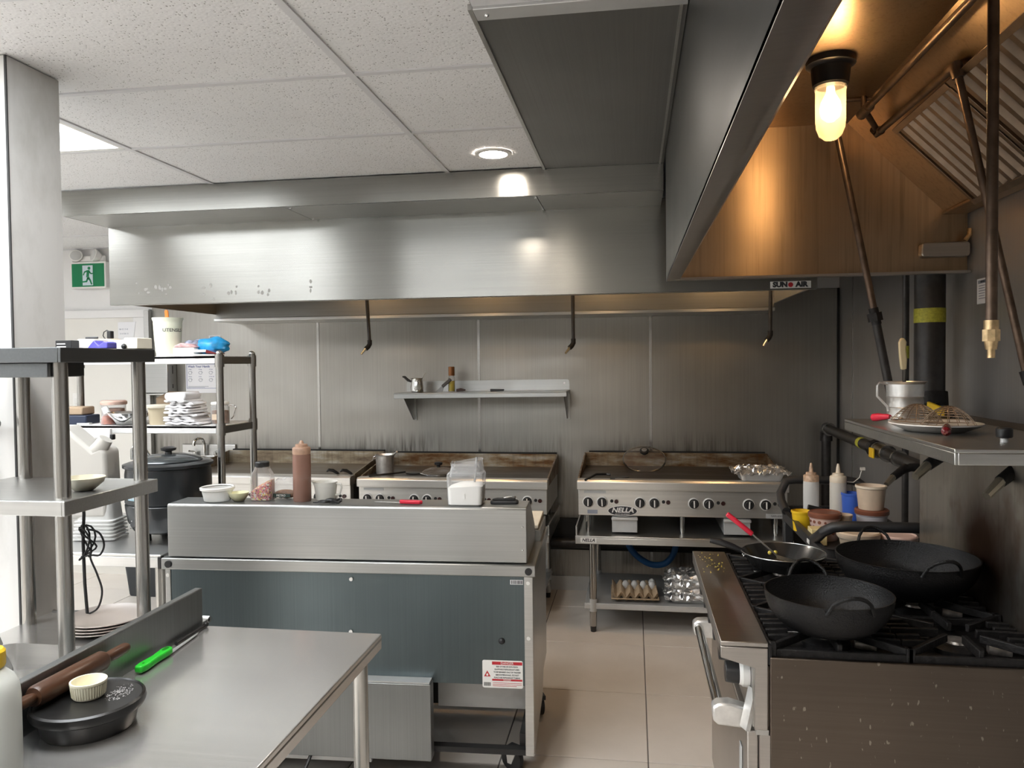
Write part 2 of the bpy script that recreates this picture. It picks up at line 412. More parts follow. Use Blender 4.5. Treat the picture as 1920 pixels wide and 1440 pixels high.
def text(name, body, size, loc, rot, mat, parent, align='CENTER', depth=.0004, sx=1., bold=0., shear=0.):
    cu = bpy.data.curves.new(name, 'FONT'); cu.body = body; cu.size = size; cu.align_x = align; cu.align_y = 'CENTER'
    cu.extrude = depth; cu.offset = bold; cu.resolution_u = 3; cu.shear = shear
    t = bpy.data.objects.new(name, cu)
    me = bpy.data.meshes.new_from_object(t); bpy.data.objects.remove(t)
    me.materials.clear(); me.materials.append(M[mat])
    o = bpy.data.objects.new(name, me); col.objects.link(o); o.parent = parent
    o.location = loc; o.rotation_euler = rot; o.scale = (sx, 1, 1); return o

# ================================================================== THE SETTING
XL, XR, YN, YB, ZC = -5.2, 1.366, -3.0, 5.46, 2.54
def building():
    fl = obj('floor', G().box(XL - .1, XR + .1, YN - .1, YB + .1, -.1, -.004), 'groutfloor'); struct(fl, 'pale porcelain tiled kitchen floor')
    xs = [.052 + .597 * k for k in range(-9, 4)]; ys = [3.129 + .652 * k for k in range(-9, 5)]
    xs = [XL] + [x for x in xs if XL + .05 < x < XR - .05] + [XR]; ys = [YN] + [y for y in ys if YN + .05 < y < YB - .05] + [YB]
    protos = {}
    for i in range(len(xs) - 1):
        for j in range(len(ys) - 1):
            w_, h_ = xs[i + 1] - xs[i] - .005, ys[j + 1] - ys[j] - .005; key = (round(w_, 3), round(h_, 3))
            loc = ((xs[i] + xs[i + 1]) / 2, (ys[j] + ys[j + 1]) / 2, 0)
            if key in protos: share(protos[key], fl, loc)
            else: protos[key] = obj('floor_tile', G().box(-w_ / 2, w_ / 2, -h_ / 2, h_ / 2, -.004, 0), 'tile_f', fl, .0015, loc)
    # ceiling: slab, lay-in tiles and T-bars
    ce = obj('ceiling', G().box(XL - .1, XR + .1, YN - .1, YB + .1, 2.72, 2.80), 'white'); struct(ce, 'suspended ceiling of white speckled tiles')
    gx = [XL] + [-.876 + 1.219 * k for k in range(-3, 2)] + [XR]; gy = [YN] + [3.64 - .637 * k for k in range(10, -1, -1)] + [4.277, 4.914, YB]
    protos = {}; panels = {(1, 8): 0}
    leds = [(2, 9)]
    def clip(x0, x1, y0, y1):
        if y0 > 3.6: x1 = min(x1, -2.945)
        elif y1 > 1.9: x1 = min(x1, -.405)
        else: x1 = min(x1, .143)
        return x0, x1, y0, y1
    for i in range(len(gx) - 1):
        for j in range(len(gy) - 1):
            x0, x1, y0, y1 = clip(gx[i], gx[i + 1], gy[j], gy[j + 1])
            if x1 - x0 < .03: continue
            if (i, j) in LED_CELLS: led_panel(x0, x1, y0, y1, LED_CELLS[(i, j)]); continue
            w_, h_ = x1 - x0 - .004, y1 - y0 - .004; key = (round(w_, 3), round(h_, 3)); loc = ((x0 + x1) / 2, (y0 + y1) / 2, ZC)
            if key in protos: share(protos[key], ce, loc)
            else: protos[key] = obj('ceiling_tile', G().box(-w_ / 2, w_ / 2, -h_ / 2, h_ / 2, .004, .018), 'tile_c', ce, 0, loc)
    for x in gx[1:-1]:
        y1 = YB if x < -2.945 else 3.638
        if x < -.4: obj('ceiling_bar', G().box(x - .012, x + .012, YN, y1, ZC - .002, ZC + .022), 'tbar', ce)
    for y in gy[1:-1]:
        x1 = -2.945 if y > 3.6 else (-.405 if y > 1.9 else .143)
        obj('ceiling_bar', G().box(XL, x1, y - .011, y + .011, ZC - .0015, ZC + .02), 'tbar', ce)
    obj('wall_angle', G().box(XL, XR, YB - .02, YB, ZC - .004, ZC + .02), 'tbar', ce)
    # stainless sheet let into the ceiling beside the range hood
    tr = obj('trim_1', G().box(-.402, .143, 2.03, 3.636, ZC - .006, ZC + .004), 'ss_soffit'); struct(tr, 'dark stainless sheet set in ceiling beside range hood')
    obj('edge_bar', G().box(-.402, .143, 1.965, 2.032, ZC - .012, ZC + .004), 'galv', tr, .002)
    obj('edge_bead', G().box(-.414, -.402, 1.965, 3.636, ZC - .012, ZC + .01), 'ss', tr)
    obj('joint_bead', G().box(.123, .131, 2.03, 3.636, ZC - .012, ZC - .004), 'ss', tr)
    obj('screw', G().sph((-.37, 1.998, ZC - .012), .007, 10, 6), 'chrome', tr)
    tr2 = obj('trim_2', G().box(-.402, .143, YN, 1.965, ZC - .004, ZC + .004), 'tbar'); struct(tr2, 'painted ceiling strip over the cooking aisle')
    # walls
    wb = obj('wall_back', G().box(XL - .1, XR + .1, YB + .012, YB + .1, 0, 2.8), 'white'); struct(wb, 'back kitchen wall, white at left and steel clad behind griddles')
    px = [-3.66, -2.315, -1.097, .12, 1.366]
    for a, b in zip(px[:-1], px[1:]): obj('wall_panel', G().box(a + .002, b - .002, YB, YB + .012, .0, 2.1), 'ss_wall', wb, .0015)
    for a in px[1:-1]: obj('batten', G().box(a - .010, a + .010, YB - .004, YB + .002, .0, 2.1), 'ss_post', wb, .001)
    obj('corner_angle', G().box(1.352, 1.366, YB - .014, YB, 0, 2.1), 'black_matte', wb)
    obj('base_trim', G().box(-3.66, 1.366, YB - .010, YB, 0, .10), 'galv', wb)
    wr = obj('wall_right', G().box(XR + .01, XR + .1, YN - .1, YB + .1, 0, 2.8), 'white'); struct(wr, 'right kitchen wall clad in dark stainless sheets')
    py = [YB, 5.134, 3.93, 2.71, 1.49, .27, -.95, YN]
    for a, b in zip(py[1:], py[:-1]): obj('wall_panel', G().box(XR, XR + .012, a + .002, b - .002, 0, 2.7), 'ss_wallr', wr, .0015)
    obj('batten', G().box(XR - .004, XR, 5.128, 5.140, 0, 2.3), 'ss_post', wr)
    wl = obj('wall_left', G().box(XL - .1, XL, YN - .1, YB + .1, 0, 2.8), 'white'); struct(wl, 'white wall on the far left side')
    wf = obj('wall_front', G().box(XL, XR, YN - .1, YN, 0, 2.8), 'wallgrey'); struct(wf, 'white wall behind the photographer')
    # white panelled door with frame at the far left
    d = obj('door_1', G().box(-4.50, -3.80, YB - .012, YB + .012, 0, 2.0), M['doorwhite']); struct(d, 'cream door under exit sign at far left')
    obj('frame', G().box(-4.56, -3.665, YB - .03, YB + .012, 2.0, 2.062), 'white', d, .004)
    obj('frame', G().box(-3.80, -3.70, YB - .03, YB + .012, 0, 2.0), 'white', d, .004)
    obj('frame_edge', G().box(-3.70, -3.66, YB - .045, YB + .012, 0, 2.05), 'ss', d, .003)
    lp = obj('latch_plate', G().prism(rrect(.07, .115, .006, 3, -4.305, 1.36), 'y', YB - .02, YB - .012), 'whitegloss', d)
    obj('toggle', G().box(-4.315, -4.295, YB - .03, YB - .02, 1.335, 1.385), 'whitegloss', lp, .003)
    # plaster column by the sinks
    c = obj('column', G().box(-2.30, -1.812, 2.032, 2.245, 0, ZC), M['plaster']); struct(c, 'grey-white stained plaster column left of the sinks', 'column')
    obj('corner_strip', G().box(-1.8155, -1.8095, 2.0295, 2.0345, 0, ZC), 'trim_dark', c)  # dark trim line down the column's corner
    return fl, ce
def led_panel(x0, x1, y0, y1, label):
    t = thing('led_panel', label, 'ceiling light', ((x0 + x1) / 2, (y0 + y1) / 2, ZC), group='flat ceiling light panels')
    a, b = (x1 - x0) / 2 - .012, (y1 - y0) / 2 - .012
    obj('diffuser', G().box(-a + .02, a - .02, -b + .02, b - .02, .004, .008), 'led', t)
    obj('frame', G().box(-a, a, -b, -b + .02, 0, .012).box(-a, a, b - .02, b, 0, .012).box(-a, -a + .02, -b + .02, b - .02, 0, .012).box(a - .02, a, -b + .02, b - .02, 0, .012), 'whitegloss', t)
def mats_setting():
    m, nt, b, N, L = newmat('plaster_stained'); v = coords(N, L, (1, 1, .5)); n = noise(N, L, v, 3.4, 6, .62); n2 = noise(N, L, coords(N, L, (3, 3, .35)), 2.2, 3)
    c = ramp(N, L, n, [(.50, (.68, .67, .65)), (.66, (.54, .53, .50))])
    L.new(mixc(N, L, ramp(N, L, n2, [(.55, 0.), (.62, .6)]), c, (.60, .59, .57)), b.inputs['Base Color']); b.inputs['Roughness'].default_value = .6; M['plaster'] = m
    M['wallgrey'] = plain('grey_brown_wall', (.50, .48, .45), .6)
    M['doorwhite'] = plain('door_cream', (.78, .76, .71), .45)
mats_setting()
LED_CELLS = {(2, 9): 'bright flat ceiling panel light beside the plaster column', (2, 6): 'flat ceiling panel light over the sink area',
             (3, 7): 'flat ceiling panel light above the aisle by the photographer', (1, 10): 'unseen flat fill panel added behind the plaster column',  # panel behind the column is unseen, added to brighten the white far wall
             (1, 5): 'unseen flat fill panel added left of the sinks', (2, 3): 'unseen flat fill panel added behind the camera at left',
             (3, 4): 'unseen flat fill panel added behind the camera at right', (1, 4): 'unseen flat fill panel added near the rear left corner'}  # panels left of the sinks and behind the camera are added, unseen soft fill
FLOOR, CEIL = building()

def downlight(x, y, label):
    t = thing('downlight', label, 'ceiling light', (x, y, ZC), group='round downlights')
    obj('trim_ring', G().lathe([(.060, .0), (.062, -.006), (.080, -.004), (.082, .003)], n=32, cap0=False, cap1=False), 'whitegloss', t)
    obj('lens', G().lathe([(.060, -.001), (.060, .004)], n=32), 'down', t)
downlight(-.60, 3.358, 'round lit downlight in ceiling tile before the back hood')
downlight(-.60, 1.40, 'round lit downlight over the aisle')
downlight(-.60, -.30, 'round lit downlight behind the photographer')

# ================================================================== HOODS
M['ss_mid2'] = steel('stainless_plenum', (.30, .295, .28), .36, 'x', .3, None, .1)
M['smudge'] = plain('grease_smudge', (.30, .29, .27), .55, .6)
def back_hood():
    t = thing('exhaust_hood', 'long stainless exhaust hood over the three griddles', 'exhaust hood', (-1.0, 4.0, 1.97))
    def W(name, mat, *boxes, bevel=0., par=None):
        g = G()
        for b in boxes: g.box(b[0] + 1.0, b[1] + 1.0, b[2] - 4.0, b[3] - 4.0, b[4] - 1.97, b[5] - 1.97)
        return obj(name, g, mat, par or t, bevel)
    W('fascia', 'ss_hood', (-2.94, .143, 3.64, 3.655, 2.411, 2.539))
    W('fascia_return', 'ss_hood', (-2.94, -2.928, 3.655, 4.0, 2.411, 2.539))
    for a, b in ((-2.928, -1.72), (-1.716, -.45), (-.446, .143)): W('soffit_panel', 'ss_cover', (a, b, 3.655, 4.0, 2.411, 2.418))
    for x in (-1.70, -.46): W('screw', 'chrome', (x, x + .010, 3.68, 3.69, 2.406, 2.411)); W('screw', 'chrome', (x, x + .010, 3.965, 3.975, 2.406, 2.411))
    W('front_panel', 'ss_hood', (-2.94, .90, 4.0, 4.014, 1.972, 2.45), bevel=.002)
    W('front_lip', 'ss', (-2.94, .90, 4.014, 4.05, 1.972, 1.984))
    W('end_panel', 'ss_soffit', (-2.94, -2.926, 4.014, YB - .002, 1.985, 2.45))
    W('end_panel', 'ss', (.886, .90, 4.014, YB - .002, 1.985, 2.45))
    W('inner_top', 'ss_soffit', (-2.926, .886, 4.014, YB - .002, 2.44, 2.45))
    g = G().prism([(5.11 - 4, 1.956 - 1.97), (YB - 4 - .003, 1.956 - 1.97), (YB - 4 - .003, .46), (4.75 - 4, .46), (5.11 - 4, .15)], 'x', -1.926, 1.886); obj('plenum', g, 'ss_mid2', t)
    W('gutter', 'ss', (-2.926, .886, 5.075, YB - .004, 1.934, 1.956), bevel=.003)
    # greasy hand smudges along the lower edge of the front panel
    random.seed(31); k = 0
    for cx, cz, n_ in ((-2.73, 2.055, 5), (-2.60, 2.045, 9), (-2.32, 2.03, 4), (-2.18, 2.04, 6), (-2.02, 2.03, 5), (-1.72, 2.035, 3), (-1.66, 2.40, 0)):
        g = G()
        for _ in range(n_):
            x, z, a, b_ = cx + random.gauss(0, .025), cz + random.gauss(0, .020), random.uniform(.005, .013), random.uniform(.005, .014)
            g.prism([(1.0 + x + a * math.cos(q * .7) * random.uniform(.7, 1.1), z - 1.97 + b_ * math.sin(q * .7) * random.uniform(.7, 1.1)) for q in range(9)], 'y', -.0006 - k * .00001, -.0001); k += 1
        if n_: obj('hand_smudge', g, 'smudge', t)
    # manufacturer's label
    lb = W('maker_label', 'whitegloss', (.675, .868, 3.9985, 4.0, 1.978, 2.012))
    text('lettering', 'SUN', .034, (.722 + 1, -.0022, .0255), FRONT, 'ink', lb, bold=.0022, sx=1.05)
    text('lettering', 'AIR', .034, (.824 + 1, -.0022, .0255), FRONT, 'ink', lb, bold=.0022, sx=1.05)
    obj('red_dot', G().cyl((.772 + 1, -.0022, .025), (.772 + 1, -.0015, .025), .012, n=18), 'redprint', lb)
    # unlit lamp jar under the left end
    lj = obj('lamp_jar', G().lathe([(.05, 0), (.05, -.03), (.045, -.12), (.03, -.145), (.005, -.15)], (-2.62 + 1, .95, .47), 20), 'clear', t)
    return t
back_hood()
def nozzle(x, y, ztop, zend, label, lean=.0):
    t = thing('suppression_nozzle', label, 'nozzle', (x, y, zend), group='fire nozzles over the griddles')
    h = ztop - zend
    obj('drop_pipe', G().cyl((lean, 0, h), (0, 0, .045), .011, n=10), 'pipe', t)
    obj('elbow', G().tube([(0, 0, .06), (0, 0, .035), (-.008, -.006, .018), (-.022, -.016, .004)], .015, 10), 'iron', t)
    obj('tip', G().cyl((-.020, -.014, .006), (-.046, -.034, -.030), .009, .006, 10), 'brass_pale', t)
    return t
nozzle(-1.648, 4.7, 2.41, 1.715, 'black fire nozzle pipe hanging over the leftmost visible griddle', -.035)
nozzle(-.358, 4.7, 2.41, 1.705, 'black fire nozzle pipe hanging above the right end of wall shelf', -.004)
nozzle(.793, 4.7, 2.41, 1.735, 'black fire nozzle pipe hanging below the red-dot hood label', .006)

def range_hood():
    t = thing('exhaust_hood', 'greasy stainless exhaust hood over the gas range, lamp lit inside', 'exhaust hood', (.145, 1.5, 1.97))
    X0, Y0, Z0 = .145, 1.5, 1.97
    def W(name, mat, *b, bevel=0.): return obj(name, G().box(b[0] - X0, b[1] - X0, b[2] - Y0, b[3] - Y0, b[4] - Z0, b[5] - Z0), mat, t, bevel)
    W('side_panel', 'ss_hood2', .145, .157, -.6, 3.45, 1.972, 2.70)
    obj('bottom_flange', G().prism([(0, .0), (.055, .004), (.085, .050), (.080, .054), (.052, .010), (0, .010)], 'y', -2.1, 1.95), 'ss_warm', t)
    W('inner_top', 'ss_grease', .157, .892, -.6, 3.45, 2.61, 2.62)
    W('end_panel', 'ss_grease', .157, 1.36, 3.44, 3.452, 1.972, 2.61)
    W('end_panel', 'ss_grease', .157, 1.36, -.612, -.6, 1.972, 2.61)
    W('end_lip', 'ss_warm', .157, 1.36, 3.405, 3.44, 1.972, 1.982)
    sl = obj('plenum', G().prism([(.892 - X0, 2.61 - Z0), (1.271 - X0, 2.229 - Z0), (1.36 - X0, 2.229 - Z0), (1.36 - X0, 2.61 - Z0)], 'y', -2.1, 1.94), 'ss_grease', t)
    W('gutter', 'ss_grease', 1.262, 1.36, -.6, 3.438, 2.216, 2.229, bevel=.004)
    # baffle filters lying on the sloping plenum
    s = math.sqrt(.5); proto = None
    for k in range(5):
        y1 = 3.13 - k * .51; y0 = y1 - .50
        f = obj('filter', G(), 'ss_grease', t) if False else None
        g = G()
        a, b = Vector((1.000 - X0, 0, 2.500 - Z0)), Vector((1.275 - X0, 0, 2.225 - Z0)); nrm = Vector((-s, 0, -s))
        def at(u, y, h): return a + (b - a) * u + Vector((0, y - Y0, 0)) + nrm * h
        for ya, yb in ((y0, y0 + .02), (y1 - .02, y1)):
            q = [at(0, ya, .002), at(1, ya, .002), at(1, yb, .002), at(0, yb, .002), at(0, ya, .03), at(1, ya, .03), at(1, yb, .03), at(0, yb, .03)]
            g.add(q, [(0, 1, 2, 3), (7, 6, 5, 4), (0, 4, 5, 1), (1, 5, 6, 2), (2, 6, 7, 3), (3, 7, 4, 0)])
        for ua, ub in ((-.03, .03), (.97, 1.03)):
            q = [at(ua, y0, .002), at(ub, y0, .002), at(ub, y1, .002), at(ua, y1, .002), at(ua, y0, .032), at(ub, y0, .032), at(ub, y1, .032), at(ua, y1, .032)]
            g.add(q, [(0, 1, 2, 3), (7, 6, 5, 4), (0, 4, 5, 1), (1, 5, 6, 2), (2, 6, 7, 3), (3, 7, 4, 0)])
        fr = obj('filter_frame', g, 'filtermetal', t, .001)
        nb = 7
        for i in range(nb):
            yc = y0 + .02 + (i + .5) * (.46 / nb); hw = .021; gg = G()
            prof = [(-hw, .010), (-hw * .55, .030), (hw * .55, .030), (hw, .010), (hw * .8, .008), (hw * .45, .026), (-hw * .45, .026), (-hw * .8, .008)]
            q0 = [at(.03, yc + p, h) for p, h in prof]; q1 = [at(.97, yc + p, h) for p, h in prof]; n = len(prof)
            gg.add(q0 + q1, [tuple(range(n)), tuple(range(2 * n - 1, n - 1, -1))] + [(i2, (i2 + 1) % n, n + (i2 + 1) % n, n + i2) for i2 in range(n)])
            obj('baffle', gg, 'filtermetal', fr)
    # grease cup on the end panel
    gc = obj('grease_cup', G().prism(rrect(.185, .060, .014, 4, 1.262 - X0, 2.068 - Z0), 'y', 1.895, 1.938), 'ss_warm', t, .004)
    obj('handle', G().tube([(1.335 - X0, 1.90, 2.10 - Z0), (1.352 - X0, 1.90, 2.125 - Z0), (1.372 - X0 - .02, 1.90, 2.15 - Z0)], .009, 8), 'brass', gc)
    return t
M['filtermetal'] = plain('filter_metal', (.26, .20, .15), .36, 1., var=.15, vscale=18)
range_hood()
def hood_lamp(loc, label, watts, group=None):
    t = thing('hood_lamp', label, 'lamp', loc, group=group)
    obj('base', G().lathe([(.078, 0), (.078, -.020), (.062, -.030), (.060, -.055), (.056, -.085), (.050, -.090)], n=28), 'black', t)
    obj('jar', G().lathe([(.046, -.085), (.0475, -.10), (.0475, -.200), (.045, -.225), (.036, -.248), (.020, -.262), (.001, -.266)], n=32, cap0=False), 'jar', t)
    obj('jar_rim', G().lathe([(.046, -.088), (.050, -.090), (.050, -.098), (.046, -.100)], n=32, cap0=False, cap1=False), 'clear', t)
    obj('bulb', G().lathe([(.012, -.09), (.014, -.11), (.030, -.140), (.034, -.165), (.028, -.188), (.012, -.202), (.001, -.204)], n=24), 'bulb', t)
    li = bpy.data.lights.new('bulb_light', 'POINT'); li.energy = watts; li.color = (1.0, .60, .27); li.shadow_soft_size = .036
    lo = bpy.data.objects.new('bulb_light', li); col.objects.link(lo); lo.location = (0, 0, -.165); lo.parent = t
hood_lamp((.647, 2.70, 2.61), 'lit warm jar lamp hanging inside the range hood', BULB_WATTS)
for x, q in ((-2.0, 'leftmost'), (-1.1, 'second from left of the four'), (-.2, 'second from right of the four'), (.62, 'rightmost')): hood_lamp((x, 4.40, 2.44), q + ' warm lamps' * (len(q) > 10) + ' warm lamp' * (len(q) <= 10) + ' up inside the long back hood', BULB_WATTS_BACK, 'lamps inside the back hood')

# ================================================================== PIPES AROUND THE RANGE
def pipes():
    t = thing('suppression_pipe', 'bronze-brown jointed fire pipe run inside the range hood', 'pipe', (.87, 2.6, 2.55))
    O = Vector((.87, 2.6, 2.55))
    def T(name, pts, r, mat, n=12): return obj(name, G().tube([Vector(p) - O for p in pts], r, n), mat, t)
    T('long_run', [(.885, .8, 2.55), (.861, 3.06, 2.55)], .0125, 'pipe_warm')
    T('tee', [(.861, 3.03, 2.55), (.861, 3.13, 2.55)], .019, 'pipe_warm')
    T('hanger', [(.861, 3.10, 2.61), (.861, 3.10, 2.55)], .010, 'pipe_warm')
    T('hanger_plate', [(.80, 3.12, 2.606), (.90, 3.12, 2.606)], .008, 'pipe_warm')
    T('offset', [(.861, 3.08, 2.55), (.94, 3.20, 2.505)], .011, 'pipe_warm')
    T('elbow', [(.925, 3.19, 2.512), (.942, 3.21, 2.50), (.943, 3.17, 2.50)], .017, 'pipe_warm')
    T('return_run', [(.943, 3.18, 2.50), (.96, 2.54, 2.50)], .0125, 'pipe_warm')
    T('elbow', [(.96, 2.56, 2.50), (.962, 2.522, 2.50), (.970, 2.522, 2.465)], .019, 'pipe_warm')
    T('drop', [(.966, 2.522, 2.485), (1.165, 2.522, 1.565)], .0115, 'pipe_warm')
    T('drop_fitting', [(1.163, 2.522, 1.585), (1.172, 2.515, 1.545)], .020, 'iron')
    T('tip', [(1.172, 2.515, 1.548), (1.165, 2.48, 1.515)], .010, 'brass')
    t = thing('suppression_nozzle', 'brown vertical drop pipe with brass nozzle nearest the camera', 'nozzle', (.76, 1.8, 1.63))
    obj('drop_pipe', G().cyl((.0, 0, .98), (0, 0, .055), .0115, n=14), 'pipe_warm', t)
    obj('collar', G().cyl((0, 0, .075), (0, 0, .055), .015, n=12).cyl((0, 0, .055), (0, 0, .030), .018, n=8), 'brass', t)
    obj('tip', G().cyl((0, 0, .030), (0, 0, .012), .014, .011, 12).cyl((0, 0, .012), (0, 0, -.006), .008, n=10), 'brass', t)
    t = thing('suppression_pipe', 'slanting dark pipe with union hanging from behind the lit lamp', 'pipe', (.74, 3.0, 1.5))
    obj('upper_length', G().cyl((-.030, 0, 1.11), (.136, 0, .28), .0125, n=12), 'pipe_warm', t)
    obj('union', G().cyl((.128, 0, .31), (.141, 0, .25), .017, n=12).cyl((.131, 0, .292), (.137, 0, .262), .026, n=6), 'iron', t)
    obj('lower_length', G().cyl((.138, 0, .26), (.190, 0, -.01), .0155, n=12), 'pipe', t)
    # thin tagged conduit on the wall
    t = thing('gas_pipe', 'thin black wall pipe with one yellow-green tape band', 'pipe', (1.30, 3.98, 1.06))
    obj('length', G().cyl((0, 0, -.9), (0, 0, .98), .0155, n=12), 'pipe', t)
    obj('tape_band', G().cyl((0, 0, .565), (0, 0, .625), .0165, n=12), 'tape', t)
    # big riser
    t = thing('gas_pipe', 'thick black riser pipe with wide yellow-green tape and valve', 'pipe', (1.245, 3.52, 1.45))
    obj('riser', G().cyl((0, 0, -.05), (0, 0, 1.05), .060, n=28), 'pipe', t)
    obj('tape_band', G().cyl((0, 0, .325), (0, 0, .385), .0612, n=28), 'tape', t)
    obj('elbow', G().tube([(0, 0, .03), (.0, -.01, -.04), (.0, -.05, -.075), (.0, -.10, -.08)], .070, 20), 'iron', t)
    obj('joint_ring', G().tube([(0, -.115, -.082), (0, -.135, -.084)], .066, 22), 'ss_post', t)
    v = obj('valve_body', G().tube([(0, -.13, -.084), (0, -.20, -.09), (0, -.30, -.098)], [.050, .056, .050], 20), 'brassdark', t)
    obj('lever', G().beam((-.05, -.13, -.02), (-.055, -.30, -.035), .012, .035), 'yellow', v, .003)
    obj('joint_ring', G().tube([(0, -.30, -.098), (0, -.32, -.10)], .062, 22), 'ss_post', t)
    obj('elbow', G().tube([(0, -.32, -.10), (0, -.44, -.11), (0.0, -.51, -.14), (0.0, -.53, -.22), (0, -.53, -.36)], [.056, .070, .074, .070, .056], 20), 'pipe', t)
    # gas line along the right wall
    t = thing('gas_pipe', 'black gas line with yellow valve handle along right wall', 'pipe', (1.25, 5.32, 0.))
    obj('riser', G().cyl((0, 0, 0), (0, 0, 1.13), .030, n=18), 'pipe', t)
    obj('elbow', G().tube([(0, 0, 1.09), (0, 0, 1.15), (0, -.03, 1.172), (0, -.08, 1.170)], .040, 16), 'pipe', t)
    obj('joint_ring', G().tube([(0, -.07, 1.171), (0, -.085, 1.170)], .042, 18), 'ss_post', t)
    obj('run', G().cyl((0, -.05, 1.171), (0, -2.40, 1.132), .030, n=18), 'pipe', t)
    obj('tape_band', G().cyl((0, -.78, 1.159), (0, -.83, 1.158), .0312, n=18), 'tape', t)
    obj('union', G().cyl((0, -1.02, 1.155), (0, -1.08, 1.154), .046, n=8), 'iron', t)
    obj('joint_ring', G().tube([(0, -1.10, 1.154), (0, -1.115, 1.154)], .042, 18), 'ss_post', t)
    v = obj('valve_body', G().cyl((0, -1.10, 1.154), (0, -1.24, 1.151), .036, n=16), 'brassdark', t)
    obj('lever', G().box(-.055, -.045, -1.19, -1.12, 1.12, 1.17), 'yellow', v, .003)
    obj('joint_ring', G().tube([(0, -1.24, 1.151), (0, -1.255, 1.151)], .042, 18), 'ss_post', t)
    obj('joint_ring', G().tube([(0, -1.40, 1.148), (0, -1.415, 1.148)], .040, 18), 'ss_post', t)
    for x, y, z, dx, dz, lab in ((1.16, 3.58, 1.15, -.055, -.060, 'small dark gas cock on the line end left of range backguard'), (.91, 2.45, 1.352, -.065, -.065, 'dark brass-tipped gas cock under the range shelf corner'),
                                 (1.02, 2.24, 1.345, -.070, -.075, 'dark brass-tipped gas cock at the right edge of the picture')):
        t = thing('gas_cock', lab, 'valve', (x, y, z), group='gas cocks under the range shelf')
        obj('stub', G().tube([(.09, .0, .0), (.03, 0, .0), (.0, -.01, -.010)], .018, 12), 'iron', t)
        obj('body', G().cyl((.012, 0, .0), (dx * 1.0, -.05, dz * .6), .019, .016, 12), 'iron', t)
        obj('tip', G().cyl((dx, -.05, dz * .6), (dx * 1.7, -.085, dz * 1.05), .014, .011, 8), 'cocktip', t)
M['cocktip'] = plain('cock_tip', (.42, .38, .30), .35, .9)
M['brassdark'] = plain('dark_brass', (.26, .21, .12), .35, .9, var=.3, vscale=40)
pipes()

# ================================================================== GRIDDLES AND STANDS
def nella_oval(parent, x, y, z, s=1.):
    o = obj('badge', G().lathe([(.088 * s, 0), (.088 * s, .002)], n=36, sx=1, sy=.36).rot(Matrix.Translation((x, y, z)) @ Matrix.Rotation(PI / 2, 4, 'X')), 'whitegloss', parent)
    obj('badge_field', G().lathe([(.084 * s, .002), (.084 * s, .003)], n=36, sx=1, sy=.33).rot(Matrix.Translation((x, y, z)) @ Matrix.Rotation(PI / 2, 4, 'X')), 'ink', o)
    text('lettering', 'NELLA', .040 * s, (x, y - .0040, z + .004 * s), FRONT, 'whitegloss', o, sx=1.1, bold=.0012, shear=.25)
    text('lettering', 'FOOD EQUIPMENT', .010 * s, (x, y - .0040, z - .020 * s), FRONT, 'whitegloss', o)
    return o
KN = None
def knob(parent, x, y, z):
    global KN
    if KN is None:
        k = obj('knob', G().cyl((0, -.008, 0), (0, -.030, 0), .0235, .021, 20), 'black', parent)
        obj('bezel', G().cyl((0, 0, 0), (0, -.009, 0), .0345, .031, 24), 'whitegloss', k)
        obj('pointer', G().box(-.0035, .0035, -.036, -.028, -.019, .021), 'whitegloss', k)
        obj('dial', G().cyl((0, -.009, 0), (0, -.0105, 0), .0285, n=22), 'black', k)
        k.location = (x, y, z); KN = k; return k
    k = copy_tree(KN, parent); k.location = (x, y, z); k.rotation_euler = (0, random.uniform(-.06, .06), 0); return k
